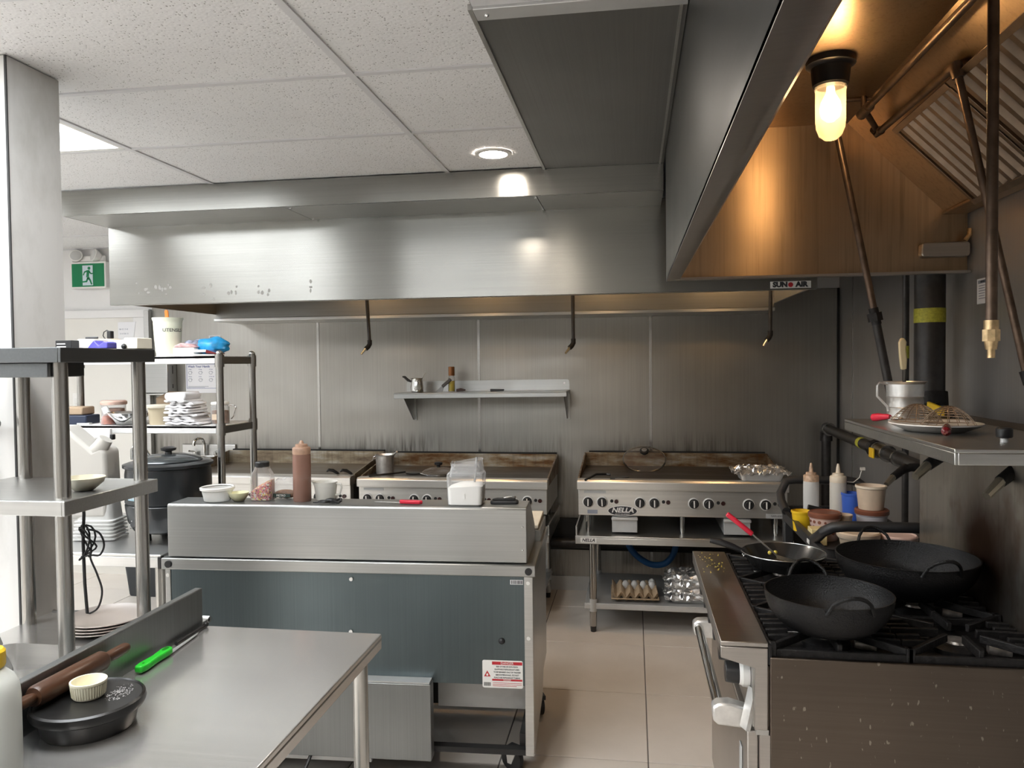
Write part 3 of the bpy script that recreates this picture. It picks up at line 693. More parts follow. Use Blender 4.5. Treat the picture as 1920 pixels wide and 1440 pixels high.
def griddle(x0, y0, zt, label, plate, splash, wid=1.215, badge=False, tilt_front=True, black_bar=True):
    t = thing('griddle', label, 'griddle', (x0, y0, zt - .33), group='gas griddles along the back wall')
    b = .33; yb = 5.36 - y0; L_ = wid
    obj('cooking_plate', G().box(.012, L_ - .012, .085, yb - .02, b - .045, b - .012), plate, t)
    obj('front_ledge', G().prism([(.0, b - .058), (.0, b - .012), (.012, b), (.075, b), (.088, b - .014), (.088, b - .058)], 'x', 0, L_), 'ss_bright', t, .002)
    obj('front_panel', G().prism([(.022, b - .215), (.022, b - .058), (.07, b - .058), (.07, b - .215)], 'x', .006, L_ - .006), 'ss_bright', t, .003)
    obj('body', G().box(.006, L_ - .006, .07, yb - .02, b - .215, b - .046), 'ss', t)
    obj('back_splash', G().box(.0, L_, yb - .022, yb - .006, b - .05, b + .078), splash, t, .002)
    for xa in (0., L_ - .010):
        obj('side_splash', G().prism([(.085, b - .05), (.085, b + .004), (yb - .022, b + .078), (yb - .022, b - .05)], 'x', xa, xa + .010), splash, t, .001)
    obj('black_edge', G().box(.03, L_ - .01, yb - .006, yb + .02, b + .074, b + .086), 'black_matte', t)
    for dx in (.065, .148, .371, .455, .683, .768, .994, 1.089): knob(t, dx, .022, b - .135)
    for dx in (.205, .508, .822, 1.14):
        obj('pilot_hole', G().cyl((dx, .0222, b - .128), (dx, .0195, b - .128), .010, n=14), 'black_matte', t)
        obj('igniter', G().cyl((dx + .027, .0222, b - .130), (dx + .027, .012, b - .130), .0125, n=14), 'pilot', t)
    obj('spec_plate', G().box(.04, .17, .018, .022, b - .082, b - .066), 'galv', t)
    obj('spec_plate', G().box(.06, .12, .018, .022, b - .205, b - .183), 'inkgrey', t)
    for dx, dy in ((.06, .10), (L_ - .06, .10), (.06, yb - .10), (L_ - .06, yb - .10), (.62, .10)):
        obj('leg', G().cyl((dx, dy, .0), (dx, dy, .012), .012, n=12).cyl((dx, dy, .012), (dx, dy, b - .215), .016, n=14), 'ss_post', t)
    for dx in (.28, .93):
        d = obj('grease_drawer', G().box(dx - .075, dx + .075, .035, yb - .2, .012, b - .222), 'galv', t, .003)
        obj('drawer_lip', G().box(dx - .078, dx + .078, .018, .036, b - .242, b - .226), 'galv', d, .003)
    if badge:
        nella_oval(t, .268, .021, b - .186)
        r = obj('maker_plate', G().box(1.09, 1.195, .018, .022, b - .212, b - .186), 'galv', t)
        text('lettering', 'GARLAND', .014, (1.15, .0175, b - .199), FRONT, 'ink', r)
    return t
M['pilot'] = plain('pilot_red_brown', (.035, .010, .009), .3)
griddle(-2.985, 4.64, .915, 'brown-plated griddle half hidden behind the wire rack', 'plate_brown', 'splash_a')
griddle(-1.735, 4.66, .905, 'middle griddle with burnt orange splash and saucepan on it', 'plate_dark', 'splash_b')
griddle(-.335, 4.60, .920, 'right-hand griddle with glass lid and oval maker badge', 'plate_dark', 'splash_b', badge=True)
def stand(x0, x1, y0, zt, label, brand=False):
    t = thing('equipment_stand', label, 'stand', (x0, y0, 0), group='griddle stands'); w_ = x1 - x0; d = 5.33 - y0
    obj('top', G().box(0, w_, 0, d, zt - .012, zt).box(0, w_, 0, .012, zt - .048, zt - .012).box(0, .012, .012, d, zt - .048, zt - .012).box(w_ - .012, w_, .012, d, zt - .048, zt - .012), 'ss', t, .002)
    obj('side_rim', G().box(0, .010, .02, d, zt, zt + .055), 'ss', t, .002); obj('side_rim', G().box(w_ - .010, w_, .02, d, zt, zt + .055), 'ss', t, .002)
    sh = obj('lower_shelf', G().box(.05, w_ - .05, .04, d - .04, .168, .176).box(.05, w_ - .05, .04, .05, .142, .168), 'galv', t, .002)
    for dx, dy in ((.10, .06), (w_ - .08, .06), (.10, d - .06), (w_ - .08, d - .06)):
        lg = obj('leg', G().cyl((dx, dy, .035), (dx, dy, zt - .012), .0215, n=18), 'ss_post', t)
        obj('sleeve', G().cyl((dx, dy, .125), (dx, dy, .20), .0255, n=18), 'galv', lg)
        obj('foot', G().cyl((dx, dy, 0), (dx, dy, .045), .016, .020, 14), 'black', lg)
    if brand:
        s = obj('brand_sticker', G().box(.03, .125, -.001, 0, zt - .040, zt - .010), 'whitegloss', t)
        text('lettering', 'NELLA', .026, (.077, -.0016, zt - .025), FRONT, 'ink', s, bold=.0006, shear=.25)
    return t
stand(-.345, .90, 4.57, .590, 'steel stand with eggs on its lower shelf, under right-hand griddle', True)
stand(-1.745, -.51, 4.63, .575, 'steel stand under the middle griddle, behind the prep fridge')
stand(-2.99, -1.765, 4.62, .585, 'steel stand under the leftmost griddle')

# ================================================================== PREP FRIDGE (back towards us)
M['ss_mid'] = steel('stainless_cover_plate', (.30, .31, .31), .42, 'z', .2, None, .15)
def fridge():
    t = thing('prep_fridge', 'wide stainless prep fridge on casters, its back to the camera', 'fridge', (-1.885, 2.865, 0), D2R(2.4))
    obj('body', G().box(.012, 1.488, .012, .70, .375, .80), 'ss_cover', t, .002)
    obj('back_panel', G().box(.022, 1.466, 0, .011, .372, .798), 'ss_fridge', t, .001)
    obj('corner_post', G().box(1.466, 1.50, -.004, .03, .098, .798), 'ss', t, .002); obj('corner_post', G().box(.0, .022, -.004, .03, .098, .798), 'ss', t, .002)
    obj('side_panel', G().prism([(.03, .100), (.03, .798), (.70, .798), (.70, .24), (.50, .24), (.44, .15)], 'x', 1.488, 1.50), 'ss', t)
    obj('side_panel', G().box(0, .012, .03, .70, .12, .798), 'ss', t)
    rail = obj('top_rail', G().box(-.012, 1.512, -.014, .70, .800, .846), 'ss_cover', t, .004)
    for x in (.020, 1.485): obj('rail_plug', G().cyl((x, -.014, .822), (x, -.019, .822), .014, n=18), 'black', rail)
    cov = obj('lid_hood', G().prism([(.0, .850), (.0, 1.058), (.006, 1.065), (.155, 1.065), (.37, .925), (.37, .850)], 'x', .012, 1.478), 'ss_cover', t, .003)
    for z in (.90, .99):
        for dx in (1.462,): obj('screw', G().sph((dx, -.001, z), .004, 8, 5), 'chrome', cov)
    obj('board_rest', G().box(.02, 1.50, .39, .70, .846, .895), 'ss', t, .002)
    obj('cutting_board', G().box(.03, 1.49, .395, .72, .896, .915), 'board', t, .003)
    for x, z in ((.78, .775), (.775, .565), (1.482, .775), (1.482, .56), (.012, .775)):
        obj('screw', G().cyl((x, -.004, z), (x, -.008, z), .0075, n=12).cyl((x + .0, -.0085, z), (x, -.0075, z), .003, n=8), 'whitegloss', t)
    obj('plug', G().sph((1.377, .0, .545), .013, 12, 8), 'black', t)
    bc = obj('barcode_label', G().box(1.418, 1.468, -.0012, 0, .767, .785), 'paper', t)
    g = G(); x = 1.422
    for k in range(12): w_ = random.choice((.0012, .002, .003)); g.box(x, x + w_, -.0018, -.0012, .769, .783); x += w_ + .0016
    obj('bars', g, 'ink', bc)
    # danger label
    dl = obj('danger_label', G().prism(rrect(.158, .108, .006, 3, 1.393, .415), 'y', -.0012, 0), 'whitegloss', t)
    obj('red_band', G().box(1.352, 1.470, -.0018, -.0012, .452, .464), 'redprint', dl); obj('red_band', G().box(1.352, 1.470, -.0018, -.0012, .389, .396), 'redprint', dl)
    text('lettering', 'DANGER', .0125, (1.411, -.0024, .458), FRONT, 'whitegloss', dl); text('lettering', 'DANGER', .0075, (1.411, -.0024, .3925), FRONT, 'whitegloss', dl)
    for k, s in enumerate(('RISK OF FIRE OR EXPLOSION.', 'FLAMMABLE REFRIGERANT USED.', 'TO BE REPAIRED ONLY BY TRAINED', 'SERVICE PERSONNEL. DO NOT', 'PUNCTURE REFRIGERANT TUBING.')):
        text('lettering', s, .0078, (1.411, -.0018, .4445 - k * .0108), FRONT, 'ink', dl, sx=.84)
    for k in range(3): obj('print_line', G().box(1.354, 1.468 - .02 * (k == 2), -.0017, -.0012, .380 - k * .006, .3815 - k * .006), 'redprint', dl)
    obj('warning_triangle', G().prism([(1.320, .405), (1.346, .405), (1.333, .428)], 'y', -.0018, -.0012), 'redprint', dl)
    obj('flame', G().prism([(1.330, .408), (1.336, .408), (1.337, .413), (1.333, .419), (1.329, .413)], 'y', -.0022, -.0018), 'whitegloss', dl)
    g = G(); x = 1.320
    for k in range(9): g.box(x, x + .0017, -.0018, -.0012, .368, .382); x += .0030
    obj('bars', g, 'ink', dl)
    dl.location.x = -.014; bc.location.x = -.006
    # machine compartment below
    obj('compressor_cover', G().box(.43, 1.105, -.055, -.002, .085, .385), 'ss_mid', t, .003)
    obj('cover_flange', G().box(.43, 1.10, -.052, -.001, .386, .392), 'galv', t)
    obj('low_strip', G().box(.10, .86, -.035, -.005, .060, .085), 'galv', t, .002)
    obj('base_panel', G().box(.022, .43, .0, .010, .10, .372), 'ss_fridge', t)
    obj('inner_shield', G().box(1.08, 1.47, .20, .21, .19, .372), 'galv', t)
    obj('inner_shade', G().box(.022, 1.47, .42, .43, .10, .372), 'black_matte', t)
    obj('base_frame', G().box(1.06, 1.466, .0, .035, .098, .120).box(1.44, 1.475, .03, .66, .098, .17).box(.03, 1.466, .63, .665, .098, .12).box(.022, .05, .0, .66, .098, .12), 'black', t)
    pr = None
    for x, y, a in ((1.415, .070, 1.0), (1.478, .56, .35), (.10, .08, 0), (.10, .60, .5)):
        if pr is None:
            pr = obj('caster', G().box(-.020, .020, -.030, .030, .080, .100), 'black', t, .003); c0 = pr
            obj('wheel', G().cyl((-.014, .012, .048), (.014, .012, .048), .048, n=22), 'rubber', pr, .004); obj('fork', G().prism([(-.02, .085), (.03, .085), (.022, .032), (.004, .032)], 'x', -.020, -.0145), 'whitegloss', pr)
        else: pr = copy_tree(c0, t)
        pr.location = (x, y, 0); pr.rotation_euler = (0, 0, a)
    obj('power_cord', G().tube(spl([(.62, -.02, .10), (.60, -.10, .03), (.56, -.16, .012), (.50, -.12, .010), (.42, .1, .012), (.36, .2, .05)]), .007, 8), 'black', t)
    return t
fridge()

# ================================================================== GAS RANGE
def gas_range():
    t = thing('gas_range', 'six-burner stainless gas range with overshelf at right', 'range', (.21, 1.95, 0))
    # local: x 0 = front ledge nose, y 0..0.92
    W_ = .92
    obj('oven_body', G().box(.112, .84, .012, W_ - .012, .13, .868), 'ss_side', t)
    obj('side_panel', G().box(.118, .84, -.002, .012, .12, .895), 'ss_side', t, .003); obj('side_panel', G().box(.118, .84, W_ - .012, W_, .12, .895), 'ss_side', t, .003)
    obj('front_ledge', G().box(.0, .114, 0, W_, .918, .930).box(.0, .010, 0, W_, .890, .918), 'ss_warm', t, .002)
    obj('control_fascia', G().box(.080, .094, .022, W_ - .022, .71, .915), 'ss', t)
    brk = [(.0, .917), (.113, .917), (.113, .712), (.082, .712), (.082, .866), (.0, .889)]
    obj('end_cheek', G().prism(brk, 'y', -.001, .022), 'ss_warm', t, .002); obj('end_cheek', G().prism(brk, 'y', W_ - .022, W_), 'ss_warm', t, .002)
    for k, y in enumerate((.085, .235, .385, .535, .685, .835)):
        kb = obj('knob', G().cyl((.055, 0, 0), (.020, 0, 0), .030, .026, 22), 'black', t, .002, loc=(0, y, .822))
        obj('bezel', G().cyl((.079, 0, 0), (.062, 0, 0), .038, .036, 24).cyl((.062, 0, 0), (.054, 0, 0), .034, .030, 20), 'whitegloss', kb)
    dr = obj('oven_door', G().box(.066, .094, .02, W_ - .02, .175, .700), 'ss_warm', t, .004)
    obj('handle', G().cyl((.005, .10, .722), (.005, .72, .722), .0145, n=20), 'chrome', dr)
    for y in (.06, .70):
        obj('handle_bracket', G().prism([(-.012, .700), (-.014, .735), (.0, .745), (.03, .748), (.078, .735), (.094, .715), (.094, .690), (.06, .685), (.0, .690)], 'y', y, y + .045), 'alu', dr, .006)
    obj('hinge_arm', G().beam((.062, .03, .70), (.085, .04, .80), .03, .012), 'alu', dr)
    obj('badge', G().box(.062, .066, .10, .135, .50, .62), 'galv', dr, .002); 
    obj('lower_rail', G().box(.085, .115, .0, W_, .70, .713), 'ss', t)
    obj('front_stile', G().box(.094, .118, .0, .02, .13, .70), 'ss_warm', t); obj('front_stile', G().box(.094, .118, W_ - .02, W_, .13, .70), 'ss_warm', t)
    obj('kick_panel', G().box(.075, .11, .02, W_ - .02, .13, .172), 'ss_warm', t)
    for x, y in ((.16, .07), (.16, W_ - .07), (.76, .07), (.76, W_ - .07)): obj('leg', G().cyl((x, y, 0), (x, y, .13), .019, .025, 14), 'ss_post', t)
    obj('drip_tray', G().box(.118, .775, .014, W_ - .014, .869, .876), 'iron', t)
    obj('rim', G().box(.114, .122, .0, W_, .876, .925).box(.122, .775, W_ - .012, W_ - .004, .876, .905), 'iron', t)
    # six grates: frame bars and fingers towards each burner
    cx = (.285, .605); cyy = (.162, .46, .758); hw, hl = .158, .146; g0 = None
    for x in cx:
        for y in cyy:
            if g0 is None:
                g = G(); b = .011
                for s in (-1, 1):
                    g.box(-hw, hw, s * hl - b / 2, s * hl + b / 2, .892, .912); g.box(s * hw - b / 2, s * hw + b / 2, -hl, hl, .892, .912)
                for s in (-1, 1):
                    g.beam((s * hw, 0, .917), (s * .045, 0, .920), .012, .022); g.beam((0, s * hl, .917), (0, s * .045, .920), .012, .022)
                    for q in (-1, 1):
                        g.beam((s * hw, q * hl, .915), (s * .040, q * .038, .921), .011, .020)
                        g.beam((s * hw, q * hl * .55, .917), (s * (hw - .055), q * hl * .55, .919), .012, .016)
                        g.beam((s * hw, q * hl * .27, .917), (s * (hw - .055), q * hl * .27, .919), .012, .016)
                for s in (-1, 1):
                    for q in (-1, 1): g.box(s * hw - .008, s * hw + .008, q * hl - .008, q * hl + .008, .876, .928)
                g0 = obj('grate', g, 'iron', t, .002, loc=(x, y, 0))
                bh = obj('burner_head', G().lathe([(.062, .876), (.062, .888), (.050, .896), (.030, .898)], n=24), 'iron', g0)
                bc = obj('burner_cap', G().lathe([(.030, .898), (.028, .904), (.010, .906)], n=20), 'galvdark', g0)
                obj('pilot_tube', G().tube([(-.12, .05, .886), (-.075, .045, .892), (-.055, .03, .895)], .006, 8), 'galvdark', g0)
                obj('venturi', G().tube([(.12, -.02, .882), (.07, -.01, .886)], .016, 10), 'galvdark', g0)
            else:
                c = copy_tree(g0, t); c.location = (x, y, 0)
    # raised front fingers between ledge and grates
    # backguard and overshelf
    bg = obj('backguard', G().box(.775, .84, 0, W_, .88, 1.378), 'ss_back', t, .002)
    sh = obj('overshelf', G().box(.530, .905, -.015, W_ + .015, 1.403, 1.413).box(.530, .538, -.015, W_ + .015, 1.374, 1.403).box(.538, .905, -.015, -.007, 1.374, 1.403).box(.538, .905, W_ + .007, W_ + .015, 1.374, 1.403), 'ss', t, .002)
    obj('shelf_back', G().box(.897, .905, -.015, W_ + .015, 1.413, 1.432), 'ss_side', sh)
    # crumbs on the ledge
    g = G(); random.seed(3)
    for k in range(46):
        x, y, s = random.uniform(.015, .09), random.uniform(.62, .90), random.uniform(.0006, .0016); g.box(x - s, x + s, y - s, y + s, .930, .930 + s)
    obj('crumbs', g, 'food', t)['kind'] = 'stuff'
    return t
M['galvdark'] = plain('burner_metal', (.45, .42, .39), .4, .8, var=.5, vscale=40)
def back_mat():
    m = steel('range_backguard', (.50, .47, .42), .38, 'z', .3, None, .16, 0, 0, .3)
    nt = m.node_tree; N, L = nt.nodes, nt.links; b = N['Principled BSDF']; src = b.inputs['Base Color'].links[0].from_socket
    n = noise(N, L, coords(N, L, (3, 3.2, 2.4)), 1.5, 4, .6)
    L.new(mixc(N, L, ramp(N, L, n, [(.54, 0.), (.74, .75)]), src, (.15, .07, .03)), b.inputs['Base Color'])
    tc = N.new('ShaderNodeTexCoord'); dv = N.new('ShaderNodeVectorMath'); dv.operation = 'DISTANCE'; L.new(tc.outputs['Object'], dv.inputs[0]); dv.inputs[1].default_value = (.775, .43, 1.09)
    n3 = noise(N, L, coords(N, L, (9, 9, 4)), 1., 4, .6); ad = N.new('ShaderNodeMath'); ad.operation = 'MULTIPLY_ADD'; ad.inputs[1].default_value = .16; L.new(n3, ad.inputs[0]); L.new(dv.outputs['Value'], ad.inputs[2])
    src2 = b.inputs['Base Color'].links[0].from_socket
    L.new(mixc(N, L, ramp(N, L, ad.outputs[0], [(.15, 1.), (.34, 0.)]), src2, (.045, .018, .008)), b.inputs['Base Color']); return m
M['ss_back'] = back_mat()
gas_range()

# ================================================================== BACK WALL: SHELF, SIGNS, SINK
def wall_shelf():
    t = thing('wall_shelf', 'narrow stainless wall shelf above the middle griddle', 'shelf', (-1.04, 5.455, 1.420), rot=(0, D2R(-.5), 0))
    obj('board', G().box(-.60, .60, -.30, 0, -.004, .004).box(-.60, .60, -.30, -.292, -.034, -.004), 'ss_cover', t, .002)
    obj('back_strip', G().prism(rrect(1.19, .085, .02, 4, 0, .035), 'y', -.004, 0), 'ss_cover', t)
    for x in (-.545, .575): obj('bracket', G().prism([(-.28, -.012), (-.004, -.012), (-.004, -.20), (-.022, -.20)], 'x', x, x + .006).box(x, x + .022, -.006, 0, -.205, -.01), 'ss_cover', t)
    obj('screw', G().cyl((.56, -.004, .05), (.56, -.007, .05), .008, n=10), 'chrome', t)
    return t
wall_shelf()
def exit_sign():
    t = thing('exit_sign', 'green running-man exit sign with twin emergency lamp heads', 'exit sign', (-4.16, 5.46, 2.235))
    obj('housing', G().prism(rrect(.300, .205, .008, 3, 0, .098), 'y', -.045, 0), 'whitegloss', t, .003)
    obj('green_panel', G().box(-.138, .138, -.047, -.045, .008, .186), 'greensign', t)
    dr = obj('doorway', G().box(-.045, .042, -.0485, -.047, .018, .172), 'signwhite', t)
    def pr(name, pts): obj(name, G().prism(pts, 'y', -.050, -.0485), 'greensign', dr)
    obj('figure_head', G().cyl((.012, -.050, .150), (.012, -.0485, .150), .012, n=14), 'greensign', dr)
    pr('figure_torso', [(-.006, .135), (.016, .136), (.010, .085), (-.014, .080)])
    pr('figure_arm', [(.012, .134), (.030, .112), (.052, .114), (.052, .106), (.026, .103), (.006, .122)])
    pr('figure_arm', [(-.006, .135), (-.030, .125), (-.042, .098), (-.034, .095), (-.024, .116), (-.006, .122)])
    pr('figure_leg', [(.010, .085), (.026, .060), (.038, .026), (.028, .022), (.014, .054), (-.008, .078)])
    pr('figure_leg', [(-.004, .082), (-.016, .054), (-.052, .050), (-.052, .040), (-.008, .042), (.008, .074)])
    for x, a in ((-.105, .4), (.085, -.5)):
        h = obj('lamp_head', G().lathe([(.030, .0), (.046, .035), (.048, .05), (.040, .052)], n=24).rot(Matrix.Translation((x, -.02, .235)) @ Matrix.Rotation(a, 4, 'Z') @ Matrix.Rotation(D2R(75), 4, 'X')), 'whitegloss', t)
        obj('lens', G().lathe([(.040, .052), (.036, .054)], n=24).rot(Matrix.Translation((x, -.02, .235)) @ Matrix.Rotation(a, 4, 'Z') @ Matrix.Rotation(D2R(75), 4, 'X')), 'frost', h)
    obj('lamp_base', G().box(-.15, .13, -.03, 0, .198, .25), 'whitegloss', t, .01)
M['signwhite'] = plain('sign_white', (.62, .72, .78), .5)
exit_sign()
def sheet(name, label, cat, x0, x1, z0, z1, y=5.458): 
    t = thing(name, label, cat, ((x0 + x1) / 2, y, z0)); w_, h_ = x1 - x0, z1 - z0
    return t, w_, h_
def notices():
    t, w_, h_ = sheet('poster', 'framed hand-washing instructions poster behind the wire rack', 'poster', -3.385, -3.11, 1.415, 1.655)
    obj('sheet', G().box(-w_ / 2, w_ / 2, -.003, 0, 0, h_), 'paper', t)
    fr = G(); a, b = w_ / 2 - .008, .02
    for q in ((-a, a, .035, .038), (-a, a, h_ - .022, h_ - .019)): fr.box(q[0], q[1], -.0036, -.003, q[2], q[3])
    fr.box(-a, -a + .003, -.0036, -.003, .035, h_ - .02); fr.box(a - .003, a, -.0036, -.003, .035, h_ - .02); obj('border', fr, 'inkblue', t)
    text('lettering', 'Wash Your Hands', .024, (-a + .012, -.0038, h_ - .038), FRONT, 'inkblue', t, 'LEFT', bold=.0004)
    for k, s in enumerate(('1 Wet', '2 Soap', '3 Scrub')): text('lettering', s, .010, (-a + .015 + k * .085, -.0038, h_ - .060), FRONT, 'inkblue', t, 'LEFT')
    for k, s in enumerate(('4 Rinse', '5 Dry', '6 Turn off')): text('lettering', s, .010, (-a + .015 + k * .085, -.0038, h_ - .115), FRONT, 'inkblue', t, 'LEFT')
    for i in range(3):
        for j in range(2):
            x, z = -a + .03 + i * .085, h_ - .085 - j * .055
            obj('drawing', G().tube([(x + .018 * math.cos(q) * (1 - .05 * q), -.0036, z + .014 * math.sin(q) * (.6 + .07 * q)) for q in [k * .55 for k in range(14)]], .0012, 4), 'inkgrey', t)
    obj('print_line', G().box(-a + .01, .05, -.0036, -.003, .048, .051).box(-a + .01, .02, -.0036, -.003, .042, .0445), 'inkgrey', t)
    def caution(t, w_, h_):
        obj('sheet', G().box(-w_ / 2, w_ / 2, -.002, 0, 0, h_), 'paper', t)
        obj('print_line', G().box(-w_ * .40, w_ * .40, -.0026, -.002, h_ * .80, h_ * .93), 'inkgrey', t)
        text('lettering', 'NOTICE', h_ * .13, (0, -.003, h_ * .865), FRONT, 'ink', t, sx=.8)
        for k in range(6): obj('print_line', G().box(-w_ * .34, w_ * random.uniform(.1, .34), -.0026, -.002, h_ * (.70 - k * .10), h_ * (.73 - k * .10)), 'inkgrey', t)
        obj('symbol', G().cyl((w_ * .3, -.0026, h_ * .1), (w_ * .3, -.002, h_ * .1), w_ * .08, n=10), 'ink', t)
    t, w_, h_ = sheet('notice_sticker', 'small printed notice sticker on steel wall above the rack', 'sticker', -3.188, -3.092, 1.742, 1.852); caution(t, w_, h_)
    t = thing('notice_sticker', 'small printed notice sticker on right wall beside riser pipe', 'sticker', (1.364, 3.30, 1.838), rot=(0, 0, -PI / 2)); caution(t, .105, .10)
    t, w_, h_ = sheet('paper_note', 'white torn-off paper note taped to the cream door frame', 'paper', -3.925, -3.775, 1.81, 1.965, 5.428)
    obj('sheet', G().prism([(-.075, 0), (.05, 0), (.075, .155), (-.075, .155)], 'y', -.002, 0), 'paper', t)
    for k in range(4): text('lettering', random.choice(('11-4', '9-21', '06-12')), .016, (-.045 + (k % 2) * .04, -.003, .10 - (k // 2) * .035), FRONT, 'inkgrey', t); 
    # paper towel dispenser
    t = thing('towel_dispenser', 'grey steel paper towel dispenser left of the poster', 'dispenser', (-3.56, 5.46, 1.405))
    obj('case', G().box(-.115, .10, -.12, 0, .012, .27), 'ss_cover', t, .008); obj('tray', G().box(-.12, .11, -.13, -.0, 0, .012), 'ss', t, .003)
    obj('lock_slot', G().box(.100, .102, -.06, -.054, .16, .22).box(.100, .102, -.06, -.054, .05, .08), 'black_matte', t)
notices()
def hand_sink():
    t = thing('hand_sink', 'small white wall-mounted hand sink with gooseneck tap', 'sink', (-3.20, 5.46, .78))
    bowl = [[(x, y, 0.0) for x, y in rrect(.26, .22, .05, 4, 0, -.20)], [(x, y, .13) for x, y in rrect(.42, .36, .04, 4, 0, -.19)], [(x, y, .15) for x, y in rrect(.44, .38, .04, 4, 0, -.19)],
            [(x, y, .15) for x, y in rrect(.38, .28, .05, 4, 0, -.20)], [(x, y, .02) for x, y in rrect(.26, .20, .05, 4, 0, -.20)]]
    obj('basin', loft(G(), bowl), 'whitegloss', t); obj('back_splash', G().box(-.22, .22, -.02, 0, .13, .245), 'ss', t, .006)
    f = obj('faucet', G().tube(spl([(-.02, -.045, .145), (-.02, -.045, .24), (-.025, -.06, .285), (-.035, -.10, .298), (-.045, -.135, .28), (-.047, -.14, .245)], 3), .012, 12), 'chrome', t)
    obj('deck_plate', G().box(-.10, .08, -.07, -.02, .145, .165), 'chrome', f, .006)
    for x in (-.095, .07): obj('tap', G().cyl((x, -.045, .16), (x, -.045, .19), .014, n=12).tube([(x, -.045, .19), (x + .04 * (1 if x > 0 else -1), -.07, .198)], .008, 8), 'chrome', f)
    obj('trap', G().tube([(0, -.2, 0), (0, -.2, -.12), (0, -.15, -.16), (0, 0, -.14)], .02, 10), 'chrome', t)
hand_sink()
b = thing('waste_bin', 'dark grey plastic waste bin on floor below the hand sink', 'bin', (-3.42, 5.02, 0))
sec = [(.115, 0), (.12, .01), (.155, .38), (.165, .385), (.165, .40), (.150, .40), (.115, .02)]
obj('tub', loft(G(), [[(x, y, z) for x, y in rrect(2 * r, 1.5 * r, .03)] for r, z in sec]), 'bin', b)
o = thing('gas_manifold', 'dark pipe running along the wall base behind the griddle stands', 'pipe', (-1.3, 5.36, .36))
obj('run', G().cyl((-1.6, 0, 0), (2.25, 0, 0), .035, n=14), 'pipe', o); obj('wall_band', G().box(-1.6, 2.5, .05, .088, -.06, .16), 'black_matte', o)
o = thing('gas_hose', 'blue gas hose looping below the right-hand griddle stand', 'hose', (.12, 5.10, .395))
obj('hose', G().tube(spl([(-.17, .20, .14), (-.17, .02, .07), (-.13, 0, -.02), (-.05, 0, -.085), (.02, 0, -.105), (.09, 0, -.085), (.14, 0, -.01), (.155, .05, .10), (.155, .2, .15)]), .020, 12), 'bluehose', o)

# ================================================================== WORKTABLE WITH KETTLE, RACK
def kettle_table():
    t = thing('work_table', 'stainless table carrying the black soup kettle', 'table', (-1.93, 2.90, 0))
    obj('top', G().box(-1.25, 0, 0, .82, .833, .845).box(-1.25, 0, 0, .012, .79, .833).box(-.012, 0, .012, .82, .79, .833), 'ss_pale', t, .003)
    obj('corner_guard', G().box(-.012, .003, -.004, .02, .788, .838), 'black', t, .002)
    obj('under_shelf', G().box(-1.2, -.05, .06, .76, .25, .258), 'galv', t)
    for x, y in ((-.035, .05), (-.035, .77), (-1.2, .05), (-1.2, .77)):
        l = obj('leg', G().cyl((x, y, .04), (x, y, .79), .0205, n=16), 'ss_post', t); obj('foot', G().cyl((x, y, 0), (x, y, .045), .016, .02, 12), 'black', l)
M['ss_pale'] = steel('stainless_pale_top', (.72, .72, .71), .38, 'x', .0, None, .08, .1)
kettle_table()
def rack():
    t = thing('shelf_rack', 'two-tier white shelf rack on steel posts above the kettle table', 'rack', (-1.935, 3.40, .845))
    for x, y in ((0, 0), (0, .315), (-.98, 0), (-.98, .315)):
        p = obj('post', G().cyl((x, y, 0), (x, y, .835), .0175, n=16), 'ss_post', t); obj('cap', G().sph((x, y, .835), .0175, 12, 6), 'ss_post', p)
        for z in (.475, .80): obj('sleeve', G().cyl((x, y, z - .028), (x, y, z + .03), .0225, n=14), 'ss_post', p)
    for z in (.468, .800):
        s = obj('shelf', G().box(-.965, -.015, -.012, .328, z + .012, z + .025).box(-.98, -.0, -.012, -.002, z - .012, z + .025).box(-.98, 0, .318, .328, z - .012, z + .025), 'white', t, .002)
        obj('side_rail', G().box(-.008, .008, .015, .300, z - .014, z + .022), 'ss_post', s, .002); obj('side_rail', G().box(-.988, -.972, .015, .300, z - .014, z + .022), 'ss_post', s, .002)
    return t
rack()
RT, RM = .845 + .825, .845 + .493    # tops of the two tiers
